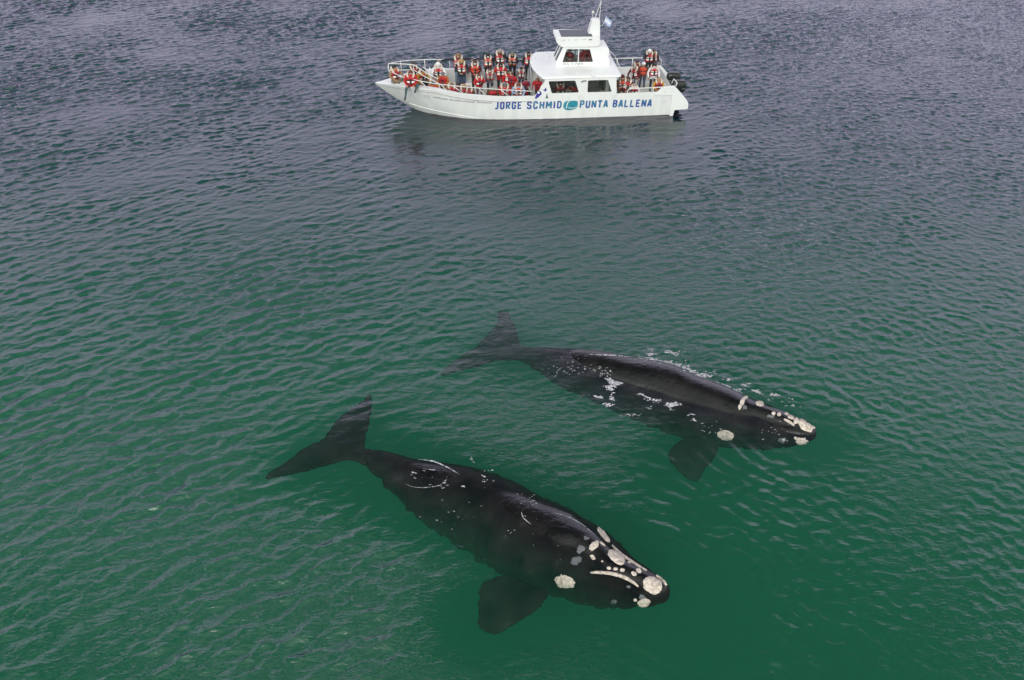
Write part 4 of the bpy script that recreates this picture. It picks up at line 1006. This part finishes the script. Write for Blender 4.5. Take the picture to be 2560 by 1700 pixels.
def person(label, pos, yaw=0, H=1.72, sit=False, jacket='black', legs='black', vest='red', hair=('short', 'brown'), arms=('down', 'down'), lean=0, turn=0, nod=8, mask=None, collar=True, patches=4, skin=0, legpose=None, twist=0, vestoff=False):
    """pos: boat coordinates of the feet (standing) or of the seat (sitting); faces -y turned by yaw degrees"""
    k = H / 1.72
    hipz = .93 if not sit else .10
    dz = hipz - .93
    piv = Vector((0, 0, hipz))
    la, tw = R(lean), R(twist)
    def U(p):                                           # upper body point given in standing coordinates
        p = Vector(p); p.z += dz
        return rotx(rotz(p, piv, tw), piv, la)
    hp = Vector((0, -.01, 1.585)); neck = Vector((0, 0, 1.46))
    def Hd(p):                                          # head point
        q = rotx(Vector(p), Vector((0, -.0, 1.50)), R(nod)); q = rotz(q, Vector((0, 0, 1.5)), R(turn)); return U(q)
    parts = []                                          # (MB, zone)
    def T(pts, rad, zone, flat=1.0, seg=10):
        m = MB(); m.tube(pts, rad, seg, 0, True, flat); parts.append((m, zone))
    def Bl(c, r, zone):
        m = MB(); m.ball(c, r, 12, 9); parts.append((m, zone))
    # torso as stacked ellipses
    m = MB(); V = []; F = []; ns = 16
    rows = [(.84, .155, .115), (.93, .17, .12), (1.02, .155, .112), (1.12, .155, .112), (1.24, .175, .122), (1.34, .185, .118), (1.42, .165, .10), (1.475, .075, .07)]
    for z, rx, ry in rows:
        for q in range(ns):
            a = 2 * math.pi * q / ns; V.append(U((rx * math.cos(a), ry * math.sin(a), z)))
    for i in range(len(rows) - 1):
        for q in range(ns): F.append((i * ns + q, i * ns + (q + 1) % ns, (i + 1) * ns + (q + 1) % ns, (i + 1) * ns + q))
    F.append(tuple(range(ns))[::-1]); F.append(tuple((len(rows) - 1) * ns + q for q in range(ns))); m.add(V, F); parts.append((m, 1))
    T([U((0, .005, 1.43)), Hd((0, 0, 1.52))], [.055, .05], 0)
    # head, jaw, nose, ears
    m = MB(); m.ball((0, 0, 1.61), (.076, .095, .108), 14, 10); m.v = [Hd(v) for v in m.v]; parts.append((m, 0))
    m = MB(); m.ball((0, -.028, 1.545), (.056, .062, .058), 12, 8); m.v = [Hd(v) for v in m.v]; parts.append((m, 0))
    T([Hd((0, -.085, 1.615)), Hd((0, -.112, 1.578)), Hd((0, -.088, 1.565))], [.012, .018, .012], 0)
    for s in (-1, 1): Bl(Hd((s * .078, .008, 1.60)), (.014, .022, .032), 0)
    hands = []
    for s, nm in ((-1, arms[0]), (1, arms[1])):
        el, wr, hd = [Vector(p) for p in ARMS[nm]]
        if s > 0: el.x, wr.x, hd.x = -el.x, -wr.x, -hd.x
        sh = Vector((s * .185, 0, 1.405))
        T([U((s * .12, 0, 1.40)), U(sh), U(sh.lerp(el, .5)), U(el)], [.07, .068, .06, .052], 1)
        T([U(el), U(el.lerp(wr, .5)), U(wr)], [.052, .047, .036], 1)
        o = U(wr); hands.append((o, (U(wr + hd * .1) - o), s))
    lp = legpose or ('sit' if sit else 'stand')
    for s in (-1, 1):
        hpj = Vector((s * .09, 0, hipz - .03))
        if lp == 'stand': kn, an = Vector((s * .10, -.02, .50)), Vector((s * .11, .02, .09))
        elif lp == 'sit': kn, an = Vector((s * .12, -.40, .09)), Vector((s * .12, -.42, -.36))
        elif lp == 'tuck': kn, an = Vector((s * .12, -.14, -.14)), Vector((s * .12, .08, -.40))
        elif lp == 'cross': kn, an = Vector((s * .30, -.24, .12)), Vector((-s * .06, -.32, .03))
        elif lp == 'dangle':
            kn, an = (Vector((-.16, -.40, .10)), Vector((-.22, -.50, -.36))) if s < 0 else (Vector((.32, -.26, .22)), Vector((.20, -.44, -.02)))
        T([hpj, hpj.lerp(kn, .5), kn], [.088, .077, .058], 2); T([kn, kn.lerp(an, .4), an], [.058, .054, .038], 2)
        ft = Vector((0, -.17, -.055))
        if lp == 'dangle' and s < 0: ft = Vector((-.03, -.10, -.14))
        T([an + Vector((0, .03, -.03)), an + ft * .5 + Vector((0, 0, -.01)), an + ft], [.042, .042, .028], 3)
    allv = []; allf = []; zone = []
    for m, z in parts:
        b = len(allv); allv += m.v; allf += [tuple(b + i for i in f) for f in m.f]; zone += [z] * len(m.v)
    me = bpy.data.meshes.new('person'); me.from_pydata([tuple(v) for v in allv], [], allf)
    ob = bpy.data.objects.new('tmp', me); COL.objects.link(ob)
    rm = ob.modifiers.new('r', 'REMESH'); rm.mode = 'VOXEL'; rm.voxel_size = .017
    sm = ob.modifiers.new('s', 'SMOOTH'); sm.factor = .5; sm.iterations = 2
    dg = bpy.context.evaluated_depsgraph_get()
    body = bpy.data.meshes.new_from_object(ob.evaluated_get(dg)); bpy.data.objects.remove(ob); bpy.data.meshes.remove(me)
    kd = KDTree(len(allv))
    for i, v in enumerate(allv): kd.insert(v, i)
    kd.balance()
    mb = MB(); mb.add([v.co for v in body.vertices], [tuple(p.vertices) for p in body.polygons]); mb.m = [zone[kd.find(p.center)[1]] for p in body.polygons]
    bpy.data.meshes.remove(body)
    for o, d, s in hands: hand(mb, o, d, s, 0)
    for s in (-1, 1): mb.ball(Hd((s * .030, -.088, 1.625)), (.012, .010, .009), 8, 5, 4)
    mb.tube([Hd((-.026, -.083, 1.538)), Hd((0, -.091, 1.537)), Hd((.026, -.083, 1.538))], .006, 6, 5)
    root = mb.build('person', None, None, True, [SKINC[skin], CL[jacket], CL[legs], SHOE, EYEM, LIPM])
    # hair, hat or hood
    st, hc = hair
    hm = MB()
    def capm(top, rr, frac, back=0.0, mi=0, jag=0.0):
        NSg, NR_ = 18, 8; V = []
        for i in range(NR_ + 1):
            ph = math.pi * frac * i / NR_
            for q in range(NSg):
                a = 2 * math.pi * q / NSg
                fr_ = max(0.0, -math.sin(a))             # front (face) side is cut higher
                p_ = ph * (1 - .30 * fr_ ** 2 * (1 if st != 'hat' else .5))
                jj = 1 + jag * noise.noise(Vector((q * 1.3, i * .9, len(label))))
                V.append(Hd((rr[0] * math.sin(p_) * math.cos(a) * jj, .012 + rr[1] * math.sin(p_) * math.sin(a) * jj + back * i / NR_, top - rr[2] + rr[2] * math.cos(p_))))
        Fq = []
        for i in range(NR_):
            for q in range(NSg): Fq.append((i * NSg + q, (i + 1) * NSg + q, (i + 1) * NSg + (q + 1) % NSg, i * NSg + (q + 1) % NSg))
        hm.add(V, Fq)
    if st == 'short': capm(1.733, (.088, .108, .125), .58, .0, jag=.10); hmat = HAIR[hc]; hn = 'hair'
    elif st == 'long':
        capm(1.735, (.092, .112, .128), .60, jag=.10); hmat = HAIR[hc]; hn = 'hair'
        for s in (-1, 1): hm.tube([Hd((s * .075, .03, 1.66)), Hd((s * .088, .03, 1.56)), Hd((s * .09, .01, 1.45)), Hd((s * .08, -.03, 1.36))], [.03, .04, .038, .016], 8)
        hm.tube([Hd((0, .085, 1.66)), Hd((0, .10, 1.54)), Hd((0, .11, 1.40))], [.06, .075, .04], 8)
    elif st == 'hood': capm(1.748, (.104, .125, .150), .80, .02); hmat = CL[hc]; hn = 'hood'
    else: capm(1.745, (.094, .114, .130), .50); hmat = CL[hc]; hn = 'hat'; hm.tube([Hd((math.cos(a) * .092, .012 + math.sin(a) * .110, 1.622 + .022 * max(0, -math.sin(a)))) for a in np.linspace(0, 2 * math.pi, 17)], .014, 6, 0, False)
    hm.build(hn, hmat, root, True)
    if mask:
        mm = MB(); V = []; F = []
        for i in range(6):
            for q in range(9):
                a = math.pi * (q / 8) ; zz = 1.595 - i * .018; bul = .014 * math.sin(math.pi * i / 5) * math.sin(a)
                V.append(Hd((-math.cos(a) * (.070 - i * .003), -.022 - (.078 + bul - i * .002) * math.sin(a), zz)))
        for i in range(5):
            for q in range(8): F.append((i * 9 + q, i * 9 + q + 1, (i + 1) * 9 + q + 1, (i + 1) * 9 + q))
        mm.add(V, F); mm.build('face_mask', MASKW if mask == 'white' else MASKB, root, True)
    if vestoff: 
        vo = None
    else:
        NSv = 28; zr = [.98, 1.01, 1.075, 1.08, 1.17, 1.175, 1.20, 1.205, 1.29, 1.295, 1.34, 1.38, 1.42, 1.45]
        V = []; F = []; MI = []
        for z in zr:
            f_ = 1 if z < 1.34 else max(.5, 1 - (z - 1.34) * 4.0)
            for q in range(NSv):
                a = 2 * math.pi * q / NSv
                puff = .014 * math.sin(min(1, (z - .98) / .03) * math.pi / 2) - (.012 if 1.172 < z < 1.204 else 0)
                V.append(U(((.185 + puff) * f_ * math.cos(a), (.142 + puff) * (f_ * .5 + .5) * math.sin(a), z)))
        for i in range(len(zr) - 1):
            for q in range(NSv):
                F.append((i * NSv + q, i * NSv + (q + 1) % NSv, (i + 1) * NSv + (q + 1) % NSv, (i + 1) * NSv + q))
                an_ = math.degrees(2 * math.pi * (q + .5) / NSv); zc = (zr[i] + zr[i + 1]) / 2; dfr = abs((an_ - 270 + 180) % 360 - 180)
                mi = 0
                if 8 < dfr < 52 and (1.076 < zc < 1.172 or 1.204 < zc < 1.292) and patches == 4: mi = 1
                if 8 < dfr < 52 and 1.08 < zc < 1.172 and patches == 2: mi = 1
                if 1.172 < zc < 1.204: mi = 2 if patches else 0
                if dfr < 7: mi = 2 if zc < 1.3 else 0
                MI.append(mi)
        vo = link('life_vest', V, F, None, root, True, [VEST[vest], PATCHM, STRAP], MI)
        if collar:
            cb = MB(); cb.tube([U((-.085, -.13, 1.33)), U((-.125, -.085, 1.43)), U((-.135, .01, 1.52)), U((-.10, .095, 1.57)), U((0, .125, 1.585)), U((.10, .095, 1.57)), U((.135, .01, 1.52)), U((.125, -.085, 1.43)), U((.085, -.13, 1.33))], [.02, .042, .046, .046, .048, .046, .046, .042, .02], 8)
            cb.build('vest_collar', CREAM, vo, True)
    p = BO + Vector((pos[0] * math.cos(BYAW) - pos[1] * math.sin(BYAW), pos[0] * math.sin(BYAW) + pos[1] * math.cos(BYAW), pos[2]))
    root.matrix_world = Matrix.Translation(p) @ Matrix.Rotation(BYAW + R(yaw), 4, 'Z') @ Matrix.Diagonal((k * 1.3, k * 1.3, k, 1))
    tag(root, label, 'person', 'passengers aboard the white boat')
    return root, U, Hd, k

S, H_ = 'short', 'hood'
D = .56
BL = 'black'
PEOPLE = [
 dict(label='person in tan jacket and red vest sitting alone at the very tip of the bow', pos=(-10.02, -.05, 1.62), sit=True, yaw=35, jacket='tan', legs='khaki', hair=(S, 'black'), arms=('lap', 'rail'), turn=20, legpose='cross', patches=2),
 dict(label='dark-haired person in navy jacket behind the one dangling a leg over the bow', pos=(-9.0, .30, .78), yaw=25, jacket='navy', legs='black', hair=(S, 'brown'), arms=('down', 'rail'), turn=35, mask='black', patches=2),
 dict(label='person in red vest and teal trousers with one leg dangling over the bow side', pos=(-9.12, -1.05, 1.66), sit=True, yaw=-5, jacket='red', legs='teal', hair=(S, 'auburn'), arms=('lap', 'lap'), legpose='dangle', patches=2, nod=15),
 dict(label='bending dark-haired person with mustard shirt showing under an open vest at the bow', pos=(-8.62, .1, .70), yaw=30, H=1.66, jacket='yellow', legs='black', vest='orange', hair=(S, 'black'), lean=20, arms=('rail', 'rail'), patches=2),
 dict(label='person in white hood and white jacket standing behind the bow gate rail', pos=(-7.64, .62, D), yaw=0, H=1.80, jacket='white', legs='white', hair=(H_, 'white'), arms=('rail', 'rail'), mask='white'),
 dict(label='person in light grey jacket sitting in front of the white-hooded passenger', pos=(-7.85, .05, .98), sit=True, jacket='lightgrey', legs='black', vest='deep', hair=(S, 'black'), arms=('lap', 'lap'), nod=15, patches=0),
 dict(label='person in purple-grey beanie and rust brown jacket beside the bow gate', pos=(-7.38, -.12, D), yaw=-20, H=1.52, jacket='orange', legs='brown', hair=('hat', 'grey'), arms=('lap', 'lap'), nod=20, patches=0, collar=False),
 dict(label='person in orange vest leaning head down at the near bow coaming', pos=(-7.93, -0.80, 1.06), legpose='tuck', sit=True, H=1.66, jacket='orange', legs='black', vest='orange', hair=(S, 'black'), arms=('lap', 'lap'), nod=30, lean=8, collar=False),
 dict(label='person in black coat crouching behind the orange-vested passenger at the bow', pos=(-8.24, .12, .88), sit=True, jacket='black', legs='black', vest='deep', hair=(S, 'black'), arms=('lap', 'lap'), nod=20, patches=0, vestoff=True),
 dict(label='person with tan sleeves seated left of the blond passenger at the near rail', pos=(-6.95, -1.12, 1.10), legpose='tuck', sit=True, H=1.62, jacket='tan', legs='brown', hair=(S, 'lightbrown'), arms=('fold', 'chest'), nod=25, lean=12),
 dict(label='blond person with cream collar seated at the near rail, head bowed', pos=(-6.29, -1.38, 1.08), legpose='tuck', sit=True, H=1.64, jacket='maroon', legs='black', vest='deep', hair=('long', 'blond'), arms=('fold', 'chest'), nod=35, lean=12),
 dict(label='dark-haired small person seated just left of the blond passenger', pos=(-6.62, -1.30, 1.08), legpose='tuck', sit=True, H=1.5, jacket='maroon', legs='black', vest='deep', hair=(S, 'brown'), turn=-50, arms=('lap', 'lap'), collar=False, patches=0),
 dict(label='brown-haired person seated low just right of the blond passenger', pos=(-6.02, -1.50, 1.02), legpose='tuck', sit=True, H=1.48, jacket='brown', legs='black', vest='deep', hair=(S, 'lightbrown'), arms=('fold', 'chest'), nod=30, patches=0),
 dict(label='tall person in black jacket with both arms spread wide along the far rail', pos=(-6.49, 1.72, .60), H=1.88, jacket='black', legs='lightjeans', hair=('long', 'lightbrown'), arms=('spread', 'spread')),
 dict(label='blond person in dark green jacket and blue jeans standing before the tall one', pos=(-6.34, 1.25, D), H=1.75, jacket='green', legs='jeans', hair=('long', 'blond'), arms=('clasp', 'down'), patches=4),
 dict(label='person in plain orange vest, white mask, hands clasped in front', pos=(-5.58, 1.12, D), H=1.70, jacket='maroon', legs='black', vest='orange', hair=(S, 'brown'), arms=('clasp', 'clasp'), mask='white', patches=0),
 dict(label='brown-haired person in plaid skirt holding a camera at the near rail', pos=(-5.42, -.35, D), H=1.44, jacket='red', legs='plaid', hair=(S, 'auburn'), arms=('lap', 'chest'), mask='white', patches=2, yaw=10),
 dict(label='person in black hood with pale headband, left arm stretched out along the far rail', pos=(-4.83, 1.42, .94), H=1.58, jacket='black', legs='black', vest='orange', hair=(H_, 'black'), arms=('spread', 'down'), mask='white'),
 dict(label='fair-haired person looking through a camera, tallest of the standing row', pos=(-4.14, 1.6, .94), H=1.76, jacket='black', legs='black', hair=(S, 'grey'), arms=('clasp', 'face')),
 dict(label='person in dark cap and mask holding a camera at chest height, vest hanging askew', pos=(-3.44, 1.5, .94), H=1.60, jacket='black', legs='black', vest='orange', hair=('hat', 'khaki'), arms=('chest', 'fold'), mask='black', lean=6, twist=-12),
 dict(label='person in black beside the front post of the cabin roof, cream collar up', pos=(-2.52, 1.5, .94), H=1.60, jacket='black', legs='black', hair=(S, 'black'), arms=('down', 'down'), mask='black'),
 dict(label='bearded person in bright red jacket standing in the middle of the deck', pos=(-4.17, .62, D), H=1.70, jacket='red', legs='black', hair=(S, 'black'), arms=('down', 'down'), mask='black'),
 dict(label='person in grey jacket with folded arms left of the one in bright red', pos=(-4.79, .35, D), H=1.50, jacket='grey', legs='navy', vest='deep', hair=(S, 'brown'), arms=('fold', 'fold'), mask='white'),
 dict(label='person in red hood and black mask crouched right of the bright red jacket', pos=(-3.80, .12, D), H=1.44, jacket='red', legs='black', hair=(S, 'brown'), arms=('down', 'down'), mask='black', yaw=15),
 dict(label='person in coral red hooded jacket, no patches showing, right of the red hood', pos=(-3.57, -.02, D), H=1.34, jacket='red', legs='black', vest='deep', hair=(S, 'auburn'), arms=('down', 'down'), yaw=-25, patches=0, collar=False),
 dict(label='person in dark cap and dark grey jacket near the cabin front', pos=(-2.98, .98, D), H=1.28, jacket='grey', legs='black', vest='deep', hair=('hat', 'black'), arms=('down', 'down')),
 dict(label='child in dark clothes with pink vest beside the cabin entrance', pos=(-2.84, -.35, D), H=1.12, jacket='magenta', legs='black', vest='deep', hair=('hat', 'black'), arms=('clasp', 'clasp'), patches=0, collar=False),
 dict(label='person in grey beanie and bright red jacket seated at the near rail', pos=(-4.10, -1.52, 1.08), legpose='tuck', sit=True, H=1.72, jacket='red', legs='black', hair=('hat', 'grey'), arms=('fold', 'chest'), nod=35, lean=6),
 dict(label='grey-haired person in brown jacket seated low at the near rail, head down', pos=(-4.75, -1.55, 1.00), legpose='tuck', sit=True, H=1.60, jacket='brown', legs='black', vest='red', hair=(S, 'grey'), arms=('fold', 'chest'), nod=40, lean=12, patches=2, collar=False),
 dict(label='person in light blue jacket seated at the near rail beside the cabin', pos=(-3.36, -1.55, 1.08), legpose='tuck', sit=True, H=1.66, jacket='skyblue', legs='black', vest='orange', hair=(S, 'auburn'), arms=('chest', 'lap'), nod=25, lean=6),
 dict(label='person in red stepping out of the cabin entrance behind the blue emblem', pos=(-2.20, -.80, D), H=1.36, jacket='red', legs='navy', vest='red', hair=('long', 'lightbrown'), arms=('rail', 'rail'), lean=14, yaw=-20, patches=0, collar=False),
 dict(label='person in red vest steering inside the wheelhouse, left of the window bar', pos=(-.42, -.12, 2.42), sit=True, H=1.5, jacket='maroon', legs='black', vest='red', hair=(S, 'black'), arms=('chest', 'chest'), yaw=-40, collar=False, patches=2),
 dict(label='person in red jacket inside the wheelhouse, right of the window bar', pos=(.42, -.02, 2.42), sit=True, H=1.55, jacket='red', legs='black', vest='deep', hair=(S, 'brown'), arms=('lap', 'lap'), yaw=20, collar=False, patches=0),
 dict(label='person in dark red hood and white mask framed in the forward cabin window', pos=(-1.02, -1.2, .92), sit=True, H=1.7, jacket='maroon', legs='black', vest='red', hair=(H_, 'maroon'), arms=('lap', 'lap'), mask='white', patches=2),
 dict(label='small person low at the right corner of the forward cabin window', pos=(-0.62, -1.60, 0.92), legpose='cross', sit=True, H=1.10, jacket='brown', legs='black', vest='deep', hair=(S, 'blond'), arms=('lap', 'lap'), mask='white', patches=2),
 dict(label='person leaning in dark red at the right edge of the forward cabin window', pos=(-.30, -1.25, .92), sit=True, H=1.45, jacket='red', legs='black', vest='deep', hair=(S, 'brown'), arms=('lap', 'lap'), yaw=-30, lean=10, patches=0, collar=False),
 dict(label='person low behind the aft cabin window, dark red vest', pos=(1.28, -1.60, 0.92), legpose='cross', sit=True, H=1.02, jacket='maroon', legs='black', vest='deep', hair=(S, 'black'), arms=('lap', 'lap'), mask='white', patches=2),
 dict(label='person in dark red cap and rust jacket seated right behind the cabin', pos=(2.42, -1.00, 1.06), legpose='tuck', sit=True, H=1.76, jacket='brown', legs='brown', vest='orange', hair=('hat', 'maroon'), arms=('chest', 'lap'), lean=4),
 dict(label='dark-haired person squeezed between the red cap and the grey-haired passenger', pos=(2.74, -1.00, 0.98), legpose='tuck', sit=True, H=1.66, jacket='maroon', legs='black', vest='red', hair=('long', 'brown'), arms=('lap', 'lap')),
 dict(label='grey-haired person in patched vest and pale grey trousers bending left at the stern', pos=(3.44, .35, D), H=1.50, jacket='maroon', legs='lightgrey', vest='deep', hair=(S, 'grey'), arms=('rail', 'down'), yaw=-40, lean=12),
 dict(label='person in orange hood and jeans with their back turned at the stern', pos=(3.92, .55, D), H=1.52, jacket='brown', legs='jeans', vest='orange', hair=('hat', 'white'), arms=('down', 'clasp'), yaw=160, collar=False),
 dict(label='person in white cap and white mask raised above the others at the stern', pos=(4.42, 1.5, .94), H=1.56, jacket='black', legs='black', vest='red', hair=('hat', 'white'), arms=('face', 'down'), mask='white'),
 dict(label='person behind the white cap at the stern, only dark hair and collar showing', pos=(4.72, 1.72, .94), H=1.46, jacket='black', legs='black', vest='orange', hair=(S, 'brown'), arms=('down', 'down')),
 dict(label='black-haired person in white mask and dark trousers standing below the white cap', pos=(4.46, .25, D), H=1.55, jacket='white', legs='black', vest='red', hair=('long', 'black'), arms=('down', 'down'), mask='white'),
 dict(label='child in yellow hood seated at the stern corner next to the engines', pos=(4.50, -0.95, 0.98), legpose='tuck', sit=True, H=1.45, jacket='yellow', legs='black', vest='deep', hair=(S, 'blond'), arms=('lap', 'lap'), patches=0),
 dict(label='child in white mask and white jacket seated behind the stern rail', pos=(3.06, -1.40, 0.92), legpose='tuck', sit=True, H=1.35, jacket='white', legs='red', vest='red', hair=(S, 'grey'), arms=('lap', 'lap'), mask='white', patches=2),
 dict(label='person in black clothes crouching between the light blue jacket and the cabin post', pos=(-2.98, -1.15, .80), sit=True, H=1.45, jacket='black', legs='black', vest='deep', hair=(S, 'black'), arms=('lap', 'lap'), legpose='tuck', nod=25, patches=0, collar=False),
 dict(label='dark-clad small person crouching at the forward end of the near stern rail', pos=(2.78, -1.55, .72), sit=True, H=1.2, jacket='maroon', legs='black', vest='deep', hair=(S, 'black'), arms=('lap', 'lap'), legpose='tuck', patches=0, collar=False),
 dict(label='person in dark jacket standing half hidden behind the grey-haired stern passenger', pos=(3.62, .95, D), H=1.5, jacket='black', legs='black', vest='red', hair=(S, 'brown'), arms=('down', 'fold'), yaw=20),
]
for kw in PEOPLE:
    person(**kw)
CAMB = mat('camera_black', (.012, .012, .013), .4)
def camera_at(label, pos, yaw):
    mb = MB(); mb.box((-.065, -.035, -.045), (.065, .035, .045)); mb.box((-.03, -.02, .045), (.03, .03, .07)); o = mb.build('photo_camera', CAMB)
    m2 = MB(); m2.tube([(0, -.03, 0), (0, -.12, 0), (0, -.13, 0)], [.036, .038, .030], 12); m2.build('lens', CAMB, o)
    p = BO + Vector((pos[0] * math.cos(BYAW) - pos[1] * math.sin(BYAW), pos[0] * math.sin(BYAW) + pos[1] * math.cos(BYAW), pos[2]))
    o.location = p; o.rotation_euler = (0, 0, BYAW + R(yaw)); tag(o, label, 'camera', 'cameras held by passengers')
camera_at('black camera at the eye of the fair-haired passenger in the standing row', (-4.10, 1.33, 2.52), 0)
camera_at('black camera held at the chest of the passenger in dark cap', (-3.50, 1.22, 2.08), 10)
camera_at('black camera held out by the brown-haired passenger in plaid skirt', (-5.28, -.66, 1.55), 15)
